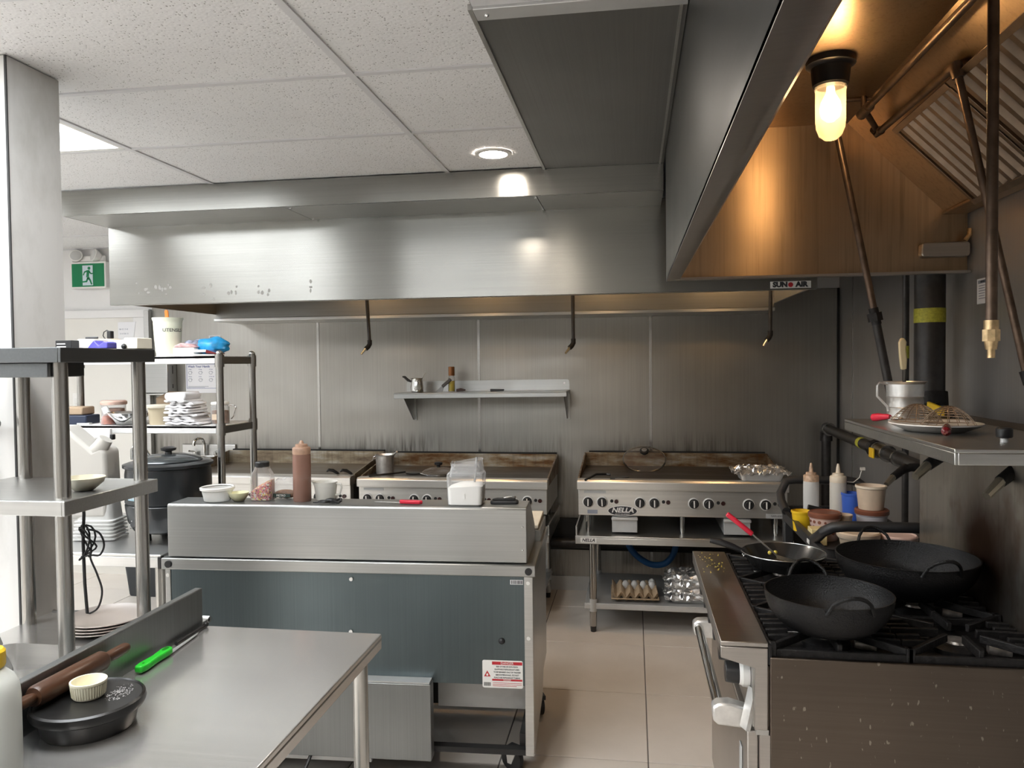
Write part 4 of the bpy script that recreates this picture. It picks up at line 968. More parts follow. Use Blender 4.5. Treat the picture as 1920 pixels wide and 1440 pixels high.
def kettle():
    t = thing('soup_kettle', 'round black electric soup kettle with glossy lid', 'kettle', (-2.085, 3.21, .845))
    obj('body', G().lathe([(.105, .035), (.150, .05), (.172, .09), (.182, .15), (.183, .165), (.178, .170), (.183, .176), (.182, .30), (.178, .325)], n=40), 'kettle', t)
    obj('rim', G().lathe([(.178, .325), (.190, .330), (.190, .342), (.165, .350), (.14, .352)], n=40), 'kettle', t)
    l = obj('lid', G().lathe([(.140, .350), (.145, .354), (.138, .362), (.08, .378), (.03, .382), (.002, .383)], n=36), 'kettlelid', t)
    obj('lid_knob', G().lathe([(.016, .380), (.014, .392), (.032, .398), (.034, .408), (.02, .414), (.002, .415)], n=20), 'black', l)
    obj('ladle_handle', G().tube([(-.10, .03, .345), (-.12, .02, .39), (-.145, .0, .415), (-.165, -.01, .418), (-.172, -.012, .40), (-.172, -.012, .355)], .008, 10), 'chrome', t)
    for a in range(4): obj('foot', G().cyl((.10 * math.cos(a * PI / 2 + .8), .10 * math.sin(a * PI / 2 + .8), 0), (.10 * math.cos(a * PI / 2 + .8), .10 * math.sin(a * PI / 2 + .8), .045), .022, .018, 12), 'black', t)
    M4 = Matrix.Translation((-.055, -.152, .085)) @ Matrix.Rotation(D2R(65), 4, 'X')
    k = obj('dial', G().cyl((0, 0, 0), (0, 0, .03), .019, .016, 18).rot(M4), 'black', t)
    for q in range(9): a = D2R(-30 + q * 30); obj('dial_mark', G().cyl((.030 * math.cos(a), .030 * math.sin(a), .004), (.030 * math.cos(a), .030 * math.sin(a), .012), .0022, n=6).rot(M4), 'whitegloss', k)
    # maker's strip wrapped on the front
    g = G(); n = 8
    for k2 in range(n):
        a0, a1 = D2R(-121 + k2 * 4.6), D2R(-121 + (k2 + 1) * 4.6); r = .1838
        g.add([(r * math.cos(a0), r * math.sin(a0), .195), (r * math.cos(a1), r * math.sin(a1), .195), (r * math.cos(a1), r * math.sin(a1), .223), (r * math.cos(a0), r * math.sin(a0), .223)], [(0, 1, 2, 3)])
    s = obj('maker_strip', g, 'bluesticker', t)
    text('lettering', 'eurodib', .024, (-.058, -.176, .209), (PI / 2, 0, D2R(-18)), 'whitegloss', s, depth=.0006)
    obj('cable', G().tube([(.09, -.10, .03), (.13, -.13, .012), (.16, -.02, .010), (.15, .22, .010)], .006, 8), 'black', t)
M['bluesticker'] = plain('pale_blue_sticker', (.30, .50, .60), .4)
M['kettlelid'] = plain('kettle_lid', (.10, .11, .115), .18, .6)
kettle()
def cups_stack():
    t = thing('container_stack', 'tall stack of nested translucent containers behind the left post', 'containers', (-2.395, 3.16, .845), D2R(8))
    for k in range(6):
        z = .004 + k * .016; a = .085 - k * .0012
        sec = [[(x, y, z) for x, y in rrect(2.3 * a, 1.7 * a, .02)], [(x, y, z + .006) for x, y in rrect(2.3 * a, 1.7 * a, .02)], [(x, y, z + .010) for x, y in rrect(2.1 * a, 1.5 * a, .03)], [(x, y, z + .15) for x, y in rrect(1.75 * a, 1.25 * a, .03)]]
        obj('container', loft(G(), sec, False, True), 'frost', t)
    obj('bag', G().prism([(-.13, .10), (.058, .10), (.064, .22), (.060, .40), (.035, .42), (.0, .405), (-.045, .445), (-.13, .52)], 'y', -.06, .07), 'bagwhite', t, .028, seg=4)
    obj('rolled_top', G().tube([(.0, -.03, .40), (.030, -.03, .425), (.050, -.03, .455)], [.030, .034, .030], 16), 'bagwhite', t)
M['bagwhite'] = clear('bag_plastic', (.60, .58, .54), .88, .3)
cups_stack()
t = thing('ticket_rail', 'white order ticket rail with two paper slips', 'ticket rail', (-2.55, 3.355, RM - .062))
obj('rail', G().box(-.17, .075, -.010, .008, .004, .052), 'white', t, .004); obj('end_cap', G().box(.075, .090, -.014, .010, -.002, .024), 'black', t, .003)
obj('slip', G().box(-.095, -.045, .0, .001, -.050, .006), 'paper', t); obj('slip', G().box(-.038, .070, .0, .001, -.052, .006), 'paper', t)

def rack_items():
    t = thing('utensil_canister', 'cream enamel canister lettered for utensils on the rack', 'canister', (-2.262, 3.50, RT))
    obj('body', G().lathe([(.054, 0), (.055, .012), (.054, .014), (.058, .03), (.067, .165), (.066, .170), (.070, .180), (.072, .190), (.066, .190), (.052, .01)], n=36), 'canister', t)
    # curved lettering
    me = text('lettering', 'UTENSILS', .023, (0, 0, 0), (0, 0, 0), 'ink', t, depth=.0003)
    for v in me.data.vertices:
        x, y, z = v.co; a = D2R(-35) + x / .064 - PI / 2 + D2R(90) ; r = .0655 + z
        v.co = (r * math.cos(a - 0.0), r * math.sin(a - 0.0), y + .128)
    obj('spatula_handle', G().prism(rrect(.016, .16, .007, 4), 'y', -.004, .004).rot(Matrix.Translation((.0, 0, .15)) @ Matrix.Rotation(D2R(-4), 4, 'Y')), 'orange', t)
    t = thing('bread_pack', 'red and white wrapped carton pack beside the utensil canister', 'carton', (-2.135, 3.47, RT), .1)
    obj('carton', G().box(-.055, .05, -.05, .05, 0, .042), 'whitegloss', t, .006); obj('wrap', G().prism([(-.052, .043), (.06, .043), (.04, .058), (-.02, .064), (-.05, .052)], 'y', -.045, .05), 'wrapred', t, .006)
    t = thing('plastic_pack', 'crumpled bright blue plastic pack on top of the rack', 'bag', (-2.035, 3.52, RT + .0))
    random.seed(5); g = G().sph((0, 0, .052), 1., 22, 12); g.v = [(x * .085 * (1 + .10 * math.sin(7 * z + 5 * x)), y * .06 * (1 + .1 * math.sin(6 * x)), .048 + (z - .052) * .046 * (1 + .12 * math.sin(5 * x + 3 * y))) for x, y, z in g.v]; obj('pack', g, 'blue', t)
    g = G().sph((0, 0, 0), 1., 18, 10); g.v = [(-.085 + x * .07, y * .05, .058 + z * .024 * (1 + .2 * math.sin(8 * x))) for x, y, z in g.v]; obj('striped_end', g, 'stripes', t)
    t = thing('booklet', 'small white folded booklet lying at the rack edge', 'booklet', (-2.01, 3.43, RT), .1)
    obj('pages', G().box(-.055, .055, -.05, .04, 0, .008), 'whitegloss', t, .002); obj('cover', G().box(-.05, .015, -.052, .045, .018, .030), 'paper', t, .003); obj('dark_cover', G().prism([(.012, .012), (.062, .009), (.062, .014), (.014, .030)], 'y', -.052, .045), 'darkred', t)
    # middle tier
    t = thing('cash_box', 'small dark box lying under a brown package at shelf end', 'box', (-2.76, 3.50, RM), .1)
    obj('case', G().box(-.09, .075, -.06, .06, 0, .045), 'bluedark', t, .006); obj('clip', G().box(.03, .095, -.068, -.04, .0, .008), 'galv', t, .002)
    t = thing('package', 'brown patterned package resting on the dark box', 'package', (-2.77, 3.51, RM + .046), .05); obj('wrap', G().box(-.08, .055, -.05, .05, 0, .040), 'card', t, .006)
    t = thing('spice_jar', 'large clear jar with pink lid and reddish contents', 'jar', (-2.587, 3.53, RM))
    obj('jar', G().lathe([(.052, 0), (.056, .006), (.056, .095), (.052, .10)], n=32), 'clear', t); obj('contents', G().lathe([(.050, .004), (.052, .008), (.050, .075), (.03, .078)], n=28), 'spice2', t)
    obj('lid', G().lathe([(.060, .095), (.062, .10), (.062, .110), (.055, .116), (.002, .117)], n=32), 'pinklid', t)
    t = thing('spice_jar', 'small red spice shaker leaning before the pink-lidded jar', 'jar', (-2.560, 3.45, RM))
    obj('jar', G().lathe([(.034, 0), (.036, .006), (.028, .045), (.022, .055)], n=24), 'clear', t); obj('contents', G().lathe([(.031, .003), (.033, .008), (.026, .042), (.01, .045)], n=20), 'spice', t)
    obj('lid', G().cyl((-.004, 0, .054), (-.018, 0, .085), .017, .015, 18), 'whitegloss', t)
    t = thing('mixing_bowl', 'shallow steel mixing bowl on the rack middle shelf', 'bowl', (-2.455, 3.46, RM))
    obj('bowl', G().lathe([(.045, 0), (.055, .004), (.090, .045), (.098, .058), (.104, .060), (.097, .062), (.088, .047), (.052, .008), (.002, .006)], n=36), 'chrome', t)
    t = thing('cardboard_box', 'brown cardboard box at the back of middle shelf', 'box', (-2.29, 3.62, RM))
    obj('carton', G().box(-.09, .075, -.05, .05, 0, .125), 'card', t, .002); obj('flap', G().prism([(-.05, .125), (.05, .125), (.065, .152), (.062, .154)], 'x', -.09, .075), 'card', t)
    t = thing('tub', 'beige plastic tub before the cardboard box', 'tub', (-2.30, 3.47, RM))
    obj('tub', G().lathe([(.042, 0), (.044, .004), (.050, .085), (.047, .087)], n=30), 'beigetub', t); obj('lid', G().lathe([(.056, .082), (.058, .088), (.056, .096), (.05, .098), (.002, .098)], n=30), 'creamlid', t)
    # folded towels
    t = thing('towel_pile', 'pile of folded white kitchen towels on middle shelf', 'towels', (-2.145, 3.47, RM)); random.seed(11)
    for k in range(9):
        w_ = .17 - .008 * k + random.uniform(-.012, .012); z = .004 + k * .0135; h = .011; r = random.uniform(-.12, .12); ox = random.uniform(-.012, .012) - .002 * k
        pts = [(-w_ / 2, z), (-w_ / 2 - .004, z + h / 2), (-w_ / 2, z + h)] + [(-w_ / 2 + w_ * q / 8, z + h + .004 * math.sin(q * 1.9 + k)) for q in range(1, 8)] + [(w_ / 2, z + h), (w_ / 2 + .008, z + h / 2 - .004), (w_ / 2, z)] + [(w_ / 2 - w_ * q / 8, z + .0035 * math.sin(q * 2.1 + k)) for q in range(1, 8)]
        o = obj('towel', G().prism(pts, 'y', -.075, .075), 'cloth', t, .004); o.location = (ox, random.uniform(-.008, .008), 0); o.rotation_euler = (0, random.uniform(-.03, .03), r)
    o = obj('towel', G().prism(rrect(.11, .036, .017, 5, -.025, .140), 'y', -.07, .07), 'cloth', t, .006)
    t = thing('glass_jar', 'clip-top glass jar of brown spice beside the rack post', 'jar', (-2.005, 3.52, RM))
    obj('jar', G().lathe([(.042, 0), (.044, .004), (.044, .085), (.038, .092)], n=28), 'clear', t); obj('contents', G().lathe([(.039, .003), (.041, .006), (.041, .065), (.01, .068)], n=24), 'brownspice', t)
    obj('label_patch', G().box(-.018, .024, -.046, -.0445, .022, .05), 'tan', t); obj('lid', G().lathe([(.042, .094), (.044, .100), (.040, .108), (.002, .110)], n=28), 'whitegloss', t)
    obj('clip', G().tube([(.044, 0, .095), (.075, 0, .09), (.085, 0, .08), (.070, 0, .035), (.058, 0, .025)], .003, 8), 'chrome', t)
M['stripes'] = plain('striped_pack', (.30, .32, .42), .4, var=.8, vscale=40)
M['bluedark'] = plain('dark_blue_box', (.02, .03, .06), .4)
M['spice2'] = plain('mixed_spice', (.36, .17, .09), .8, var=.5, vscale=30)
M['brownspice'] = plain('brown_spice', (.22, .10, .04), .8, var=.4, vscale=80)
M['pinklid'] = plain('pink_lid', (.70, .48, .40), .4)
M['beigetub'] = plain('beige_tub', (.55, .47, .33), .5)
M['creamlid'] = plain('cream_lid', (.72, .66, .54), .4)
rack_items()

# ================================================================== LEFT FOREGROUND: SINK UNIT, OVERSHELF, WORKTABLE
def sink_unit():
    t = thing('sink_unit', 'stainless sink basin behind the worktable backsplash at left', 'sink', (-1.25, 2.12, 0))
    Z = .870; X0, X1, Y0, Y1 = -1.78 + 1.25, -.005, .82 - 2.12, 0.
    bx0, bx1, by0, by1 = -1.71 + 1.25, -1.40 + 1.25, 1.30 - 2.12, 1.86 - 2.12
    obj('deck', G().box(X0, X1, by1, Y1, Z - .008, Z).box(X0, X1, Y0, by0, Z - .008, Z).box(X0, bx0, by0, by1, Z - .008, Z).box(bx1, X1, by0, by1, Z - .008, Z), 'ss_top', t)
    obj('rolled_edge', G().tube([(X0 + .005, Y1, Z - .004), (X1, Y1, Z - .004)], .010, 8), 'ss', t)
    cx, cy, w_, d_ = (bx0 + bx1) / 2, (by0 + by1) / 2, bx1 - bx0, by1 - by0
    sec = [[(x, y, Z + .004) for x, y in rrect(w_ + .02, d_ + .02, .05, 5, cx, cy)], [(x, y, Z + .004) for x, y in rrect(w_ - .02, d_ - .02, .05, 5, cx, cy)], [(x, y, Z - .14) for x, y in rrect(w_ - .05, d_ - .05, .05, 5, cx, cy)], [(x, y, Z - .165) for x, y in rrect(w_ - .11, d_ - .11, .03, 5, cx, cy)]]
    obj('basin', loft(G(), sec, False, True), 'ss_top', t)
    for x, y in ((X0 + .05, -.05), (X1 - .05, -.05), (X0 + .05, Y0 + .05), (X1 - .05, Y0 + .05)): obj('leg', G().cyl((x, y, 0), (x, y, Z - .01), .0205, n=14), 'ss_post', t)
    return t
sink_unit()
def overshelf():
    t = thing('overshelf', 'dark stainless two-tier overshelf on posts at the left edge', 'shelf', (-1.39, 1.70, .87))
    def b(*q): return (q[0] + 1.39, q[1] + 1.39, q[2] - 1.70, q[3] - 1.70, q[4] - .87, q[5] - .87)
    for zt, nm in ((1.672, 'top_shelf'), (1.300, 'lower_shelf')):
        g = G().box(*b(-1.82, -1.362, 1.668, 2.022, zt - .008, zt)).box(*b(-1.82, -1.362, 1.66, 1.668, zt - .036, zt)).box(*b(-1.362, -1.354, 1.66, 2.03, zt - .036, zt)).box(*b(-1.82, -1.362, 2.022, 2.03, zt - .036, zt))
        obj(nm, g, 'ss_hood2' if zt > 1.5 else 'ss', t, .0015)
    obj('channel', G().box(*b(-1.79, -1.40, 1.672, 1.80, 1.600, 1.636)), 'ss_hood2', t, .002)
    for y in (0., .305): obj('post', G().cyl((0, y, .0), (0, y, .77), .0185, n=20), 'ss_post', t)
    for y in (0., .305): obj('post', G().cyl((-.37, y, .0), (-.37, y, .77), .0185, n=20), 'ss_post', t)
overshelf()
def worktable():
    t = thing('work_table', 'scratched stainless worktable with backsplash in the left foreground', 'table', (-.69, 2.03, 0))
    obj('top', G().box(-.53, 0, -1.35, 0, .866, .880).box(-.012, 0, -1.35, 0, .838, .866).box(-.53, -.012, -.012, 0, .838, .866), 'ss_top', t, .003)
    obj('back_splash', G().box(-.552, -.530, -1.35, -.004, .838, .990), 'ss_mid', t, .003)
    for x, y in ((-.045, -.05), (-.045, -1.28), (-.50, -.05), (-.50, -1.28)):
        l = obj('leg', G().cyl((x, y, .04), (x, y, .866), .0205, n=18), 'ss_post', t); obj('foot', G().cyl((x, y, 0), (x, y, .045), .016, .020, 12), 'black', l)
    obj('under_shelf', G().box(-.50, -.03, -1.30, -.03, .20, .208), 'galv', t)
worktable()

# ================================================================== SMALL THINGS, LEFT FOREGROUND
def left_small():
    Z = 1.673
    def item(name, label, cat, x, y, z=Z, rz=0.): return thing(name, label, cat, (x, y, z), rz)
    t = item('small_box', 'black and white printed box at overshelf left', 'box', -1.530, 1.92); obj('carton', G().box(-.026, .022, -.03, .03, 0, .024), 'black', t, .001)
    obj('print', G().box(-.022, .006, -.0306, -.03, .005, .008).box(-.022, .004, -.0306, -.03, .013, .016), 'whitegloss', t)
    t = item('small_box', 'white carton beside the black printed box', 'box', -1.485, 1.95); obj('carton', G().box(-.028, .022, -.03, .03, 0, .028), 'whitegloss', t, .002); obj('pen', G().cyl((-.01, -.02, .031), (.02, -.01, .032), .003, n=8), 'black', t)
    t = item('snack_pack', 'shiny purple foil pack crumpled on the overshelf', 'pack', -1.412, 1.885); g = G().prism([(-.030, 0), (.030, 0), (.030, .016), (.020, .019), (.004, .008), (-.010, .022), (-.020, .012)], 'y', -.02, .02); obj('pack', g, 'purple', t, .002)
    t = item('power_adapter', 'black plug adapter with looped cable on a small carton', 'adapter', -1.475, 2.0); obj('carton', G().box(-.02, .022, -.022, .022, 0, .030), 'tan', t, .002)
    obj('plug', G().box(-.002, .010, -.008, .008, .031, .053), 'black', t, .002); obj('cable', G().tube([(.004, 0, .050), (-.006, 0, .055), (-.016, 0, .050), (-.019, 0, .040), (-.015, 0, .033), (-.004, -.012, .0315)], .0014, 6), 'black', t)
    t = item('small_box', 'plain white low box right of the purple pack', 'box', -1.428, 1.99); obj('carton', G().box(-.022, .027, -.03, .03, 0, .025), 'whitegloss', t, .001)
    t = item('paper_roll_box', 'cream carton at the overshelf corner, a black knob before it', 'box', -1.381, 1.99); obj('carton', G().box(-.016, .024, -.035, .034, 0, .031), 'creambox', t, .002); obj('knob', G().sph((-.014, -.038, .007), .0075, 12, 8), 'black', t)
    # lower shelf
    t = item('bowl', 'cream ceramic bowl on the overshelf lower tier', 'bowl', -1.425, 1.82, 1.301); obj('bowl', G().lathe([(.022, 0), (.026, .003), (.046, .020), (.052, .034), (.050, .035), (.043, .021), (.02, .007), (.002, .006)], n=32), 'cream', t)
    # cord hanging between the posts
    t = item('extension_lead', 'black tangled power cord hanging behind the overshelf', 'cord', -1.56, 2.01, .874)
    obj('cord', G().tube([(-.03, .01, .40), (-.025, .01, .32), (-.022, .0, .24), (-.02, .0, .12), (-.012, 0, .0)], .0045, 8), 'rubber', t)
    pts = []
    for k in range(46): a = k * .62; pts.append((-.012 + .020 * math.sin(a) + .006 * math.sin(a * .37), .01 * math.sin(a * .7), .235 + .045 * math.cos(a * .53) + .012 * math.cos(a)))
    obj('coil', G().tube(pts, .0028, 6), 'rubber', t)
    obj('loop', G().tube(spl([(-.01, 0, .28), (.03, 0, .27), (.045, 0, .235), (.03, 0, .205), (.0, 0, .20), (.02, 0, .15), (.035, 0, .10), (.02, 0, .05), (-.015, 0, .03)]), .0028, 6), 'rubber', t)
    # plates on the sink deck
    random.seed(2)
    for k in range(4):
        t = thing('plate', ['lowest beige plate of the stack on the sink deck', 'second beige plate from the bottom of the sink deck stack', 'third beige plate from the bottom of the sink deck stack', 'top beige plate of the stack on the sink deck'][k], 'plate', (-1.505 + .004 * k, 1.985, .8705 + k * .0085), group='beige plates on the sink deck')
        obj('dish', G().lathe([(.055, 0), (.060, .002), (.098, .012), (.108, .017), (.107, .019), (.095, .014), (.058, .005), (.002, .004)], n=40), 'plate', t)
    t = item('tray', 'white plastic tray corner standing in the sink', 'tray', -1.66, 1.76, .80); obj('tray', G().prism(rrect(.16, .16, .02, 4, 0, .08), 'x', -.02, .0).rot(Matrix.Rotation(D2R(-25), 4, 'Y')), 'whitegloss', t, .005)
    # tap on the column
    t = item('wall_tap', 'grey steel tap spout at the left picture edge', 'tap', -1.90, 2.03, 1.42); obj('spout', G().tube([(0, 0, .05), (0, -.04, .05), (.03, -.07, .045), (.095, -.07, .043)], .012, 10), 'galv', t); obj('riser', G().cyl((-.0, -.012, -.14), (0, -.012, .05), .013, n=10), 'galv', t)
M['creambox'] = plain('cream_carton', (.76, .73, .63), .6, var=.05, vscale=12)
left_small()
def dust(t):
    random.seed(21); g = G()
    for k in range(150):
        a, q = random.uniform(0, 2 * PI), random.random() ** .7 * .042; x, y, s_ = .050 + q * math.cos(a) * .6, .030 + q * math.sin(a), random.uniform(.0004, .0013)
        g.box(x - s_, x + s_, y - s_, y + s_, .0562, .0566 + s_ * .3)
    obj('flour_dust', g, 'dust', t)['kind'] = 'stuff'
def worktop_items():
    Z = .8805
    t = thing('crepe_plate', 'round black cast plate on a low stand on the worktable', 'griddle plate', (-1.118, 1.425, Z), .2)
    obj('stand', G().lathe([(.085, 0), (.088, .004), (.094, .034), (.090, .038)], n=40), 'black', t)
    obj('plate', G().lathe([(.094, .036), (.106, .040), (.109, .048), (.107, .057), (.102, .060), (.10, .057), (.002, .056)], n=48), 'stone', t)
    dust(t)
    t = thing('ramekin', 'small cream fluted ramekin on the black plate', 'ramekin', (-1.127, 1.437, Z + .0572))
    g = G().lathe([(.029, 0), (.031, .003), (.034, .029), (.0355, .030), (.0355, .034), (.032, .034), (.029, .006), (.002, .005)], n=48); obj('dish', g, 'cream', t)
    g = G()
    for k in range(40): a = 2 * PI * k / 40; g.cyl((.0312 * math.cos(a), .0312 * math.sin(a), .004), (.0338 * math.cos(a), .0338 * math.sin(a), .028), .0012, n=5)
    o = obj('fluting', g, 'cream', t); o['kind'] = 'stuff'
    t = thing('rolling_pin', 'dark brown wooden rolling pin lying along the backsplash', 'rolling pin', (-1.190, 1.475, Z + .0815), rot=(D2R(-1), 0, 0))
    P_ = [(.0, -.20, 0.), (.0, -.12, 0), (0, -.118, 0), (0, -.113, 0), (0, .075, 0), (0, .080, 0), (0, .085, 0), (0, .17, 0)]
    obj('barrel', G().tube([(0, -.115, 0), (0, -.108, 0), (0, .085, 0), (0, .092, 0)], [.019, .0225, .0225, .019], 20), 'wood', t)
    obj('handle', G().tube([(0, .092, 0), (0, .10, 0), (0, .13, 0), (0, .165, 0), (0, .175, 0)], [.009, .012, .0135, .0135, .010], 14), 'wood', t); obj('handle', G().tube([(0, -.115, 0), (0, -.13, 0), (0, -.19, 0)], [.009, .012, .0125], 14), 'wood', t)
    t = thing('knife', 'bright green handled knife lying by the backsplash', 'knife', (-1.185, 1.75, Z), rot=(0, 0, D2R(2)))
    h = G().prism([(-.012, -.070), (.008, -.072), (.013, -.05), (.010, 0), (.013, .04), (.011, .062), (-.006, .068), (-.014, .045), (-.010, 0), (-.014, -.045)], 'z', .003, .021); obj('handle', h, 'green', t, .005, seg=3)
    obj('hang_hole', G().prism(rrect(.010, .024, .005, 4, .0, .045), 'z', .0208, .0215), 'greendark', t); obj('blade', G().prism([(-.003, .06), (.010, .06), (.004, .19), (-.002, .21)], 'z', .004, .006), 'galv', t)
    obj('rivet', G().cyl((0, -.05, .021), (0, -.05, .0216), .003, n=8), 'greendark', t)
    t = thing('steel_rod', 'thin black sharpening rod against the backsplash corner', 'rod', (-1.205, 1.93, Z), rot=(0, 0, 0)); obj('rod', G().cyl((0, -.06, .006), (0, .085, .006), .0055, n=10), 'black', t); obj('end', G().sph((0, .085, .008), .008, 10, 6), 'black', t)
    t = thing('spray_bottle', 'white plastic bottle with yellow cap cut by left frame edge', 'bottle', (-1.137, 1.20, Z))
    obj('body', G().lathe([(.046, 0), (.048, .006), (.048, .15), (.046, .175), (.038, .192), (.022, .208), (.018, .215)], n=32), 'milkwhite', t); obj('cap', G().lathe([(.024, .210), (.026, .214), (.026, .238), (.022, .243)], n=24), 'yellow', t)
M['dust'] = plain('flour_dust', (.45, .45, .45), .9); M['greendark'] = plain('dark_green', (.01, .18, .01), .5); M['milkwhite'] = plain('milk_plastic', (.74, .77, .74), .35)
worktop_items()

# ================================================================== ON THE PREP FRIDGE
FZ = 1.0655
def bottle_squeeze(name, label, x, y, z, r, h, bodymat, fill, fillh, capmat, strap=False, nozzle=.04):
    t = thing(name, label, 'bottle', (x, y, z))
    obj('body', G().lathe([(r * .96, 0), (r, .004), (r, h * .90), (r * .97, h * .96), (r * .86, h)], n=28, cap1=False), bodymat, t)
    if fillh: obj('contents', G().lathe([(r * .92, .003), (r * .94, .006), (r * .94, fillh), (r * .3, fillh + .002)], n=24), fill, t)
    c = obj('cap', G().lathe([(r * .98, h - .012), (r * 1.0, h - .008), (r * 1.0, h + .012), (r * .92, h + .016), (r * .70, h + .018), (r * .66, h + .028), (r * .30, h + .030)], n=28), capmat, t)
    obj('nozzle', G().lathe([(r * .30, h + .029), (r * .22, h + .029 + nozzle * .6), (r * .12, h + .029 + nozzle)], n=16), capmat, c)
    if strap: obj('cap_strap', G().tube([(r, 0, h - .01), (r + .03, 0, h - .012), (r + .055, 0, h + .01), (r + .065, 0, h + .045)], .0022, 6).box(r + .058, r + .078, -.006, .006, h + .043, h + .056), 'milky', c)
    return t
def fridge_items():
    t = thing('deli_container', 'clear shallow plastic container at left end of fridge top', 'container', (-1.70, 2.95, FZ))
    obj('tub', G().lathe([(.048, 0), (.052, .003), (.062, .048), (.0625, .052), (.060, .050), (.050, .004), (.002, .003)], n=36), 'frost', t); obj('rim', G().lathe([(.0625, .046), (.068, .048), (.069, .057), (.064, .060), (.060, .056)], n=36, cap0=False, cap1=False), 'whitegloss', t)
    t = thing('bowl', 'small pale yellow bowl on the fridge top', 'bowl', (-1.608, 2.955, FZ)); obj('bowl', G().lathe([(.018, 0), (.022, .002), (.036, .020), (.041, .036), (.039, .036), (.033, .020), (.018, .006), (.002, .005)], n=32), 'palebowl', t)
    t = thing('sprinkle_jar', 'clear jar of coloured sprinkles with black cap', 'jar', (-1.518, 2.985, FZ), D2R(4))
    sec = [(.084, .062, 0), (.088, .066, .004), (.088, .066, .085), (.078, .060, .110), (.056, .052, .130), (.052, .050, .140)]
    obj('jar', loft(G(), [[(x, y, z) for x, y in rrect(a, b, min(a, b) * .22, 4)] for a, b, z in sec]), 'clear2', t, sharp=15)
    obj('sprinkles', loft(G(), [[(x, y, z + (0 if i < 2 else .020 * (x / .04) + .004 * math.sin(60 * y))) for x, y in rrect(a, b, .013, 4)] for i, (a, b, z) in enumerate([(.080, .058, .003), (.083, .061, .006), (.083, .061, .062), (.05, .035, .066)])]), 'sprinkles', t)
    obj('cap', G().lathe([(.028, .138), (.029, .140), (.029, .157), (.026, .160)], n=24), 'black', t)
    bottle_squeeze('squeeze_bottle', 'tall squeeze bottle of brown sauce on the fridge', -1.345, 2.985, FZ, .0365, .205, 'brownclear', 'brownsauce', .085, 'browncap', nozzle=.014)
    t = thing('clear_pouch', 'crumpled clear pouch with dark contents behind the sprinkles', 'pouch', (-1.43, 3.02, FZ)); random.seed(4)
    g = G().sph((0, 0, 0), 1, 20, 12); g.v = [(x * .065 * (1 + .12 * math.sin(9 * z + 4 * y)), y * .028, .045 + z * .045 * (1 + .1 * math.sin(8 * x))) for x, y, z in g.v]; obj('film', g, 'clear', t)
    obj('contents', G().sph((0, 0, .022), .02, 16, 8, 2.6, 1.0, .9), 'brownspice', t); obj('print_band', G().box(-.045, .03, -.031, -.027, .012, .026), 'inkdark', t)
    text('lettering', 'METRO', .012, (-.01, -.0315, .019), FRONT, 'whitegloss', t)
    t = thing('measuring_cup', 'clear plastic measuring cup dusted with flour', 'measuring cup', (-1.262, 3.03, FZ))
    obj('cup', G().lathe([(.038, 0), (.040, .004), (.048, .070), (.050, .074), (.0475, .072), (.037, .005), (.002, .004)], n=32), 'frost2', t); obj('handle', G().tube([(.046, 0, .066), (.066, 0, .064), (.069, 0, .05), (.060, 0, .022), (.043, 0, .018)], .0045, 8), 'frost2', t); obj('spout', G().prism([(-.050, .074), (-.060, .078), (-.040, .05)], 'y', -.012, .012), 'frost2', t)
    t = thing('piping_tips', 'black tangled kitchen shears on the fridge top edge', 'shears', (-1.215, 2.935, FZ)); random.seed(9)
    obj('blade', G().prism([(-.06, -.008), (.03, -.002), (.03, .006), (-.05, -.002)], 'z', .002, .006), 'black', t); obj('ring', G().tube([(.030 + .022 * math.cos(a), .012 + .014 * math.sin(a), .010 + .006 * math.sin(2 * a)) for a in [k * .5 for k in range(12)]], .005, 8, closed=True), 'black', t)
    obj('ring', G().tube([(-.012 + .020 * math.cos(a), -.010 + .014 * math.sin(a), .010) for a in [k * .5 for k in range(12)]], .0045, 8, closed=True), 'black', t); obj('body', G().sph((.012, .006, .012), .012, 12, 8, 2.2, 1.0, .8), 'black', t)
    t = thing('paring_knife', 'red-handled paring knife on the fridge top', 'knife', (-.925, 2.955, FZ), D2R(-4))
    obj('handle', G().prism([(.005, -.009), (.05, -.011), (.09, -.008), (.10, .004), (.06, .010), (.02, .007), (.003, .008)], 'z', .002, .017), 'red', t, .004, seg=3); obj('blade', G().prism([(-.105, .004), (.006, -.007), (.006, .008), (-.08, .007)], 'z', .005, .007), 'galv', t)
    # sugar tub
    t = thing('sugar_tub', 'square clear tub half full of white sugar, scoop inside', 'tub', (-.655, 2.985, FZ), D2R(3))
    sec = [(.128, .105, 0), (.136, .112, .005), (.144, .118, .118), (.140, .114, .126), (.120, .100, .134), (.104, .095, .150), (.108, .098, .158), (.100, .092, .164)]
    obj('tub', loft(G(), [[(x, y, z) for x, y in rrect(a, b, .018, 4)] for a, b, z in sec], True, False), 'clear', t, sharp=15)
    obj('sugar', loft(G(), [[(x, y, z + (.010 * math.sin(22 * x + 1.2) if i > 1 else 0)) for x, y in rrect(a, b, .016, 4)] for i, (a, b, z) in enumerate([(.124, .101, .003), (.130, .107, .006), (.137, .111, .072), (.07, .06, .078)])]), 'flour', t)
    obj('bag_collar', loft(G(), [[(x * (1 + .05 * math.sin(30 * y)), y, z + .008 * math.sin(40 * x)) for x, y in rrect(a, b, .02, 6)] for a, b, z in ((.128, .108, .118), (.124, .104, .14), (.116, .10, .160), (.122, .106, .172))], False, False), 'clear', t)
    obj('scoop', G().tube([(.03, .0, .06), (.034, .0, .11), (.04, .01, .185)], .004, 8).sph((.028, -.005, .072), .013, 12, 8, 1.4, 1, .4), 'chrome', t)
    obj('divider', G().box(-.003, .002, -.058, -.0565, .03, .05), 'whitegloss', t)
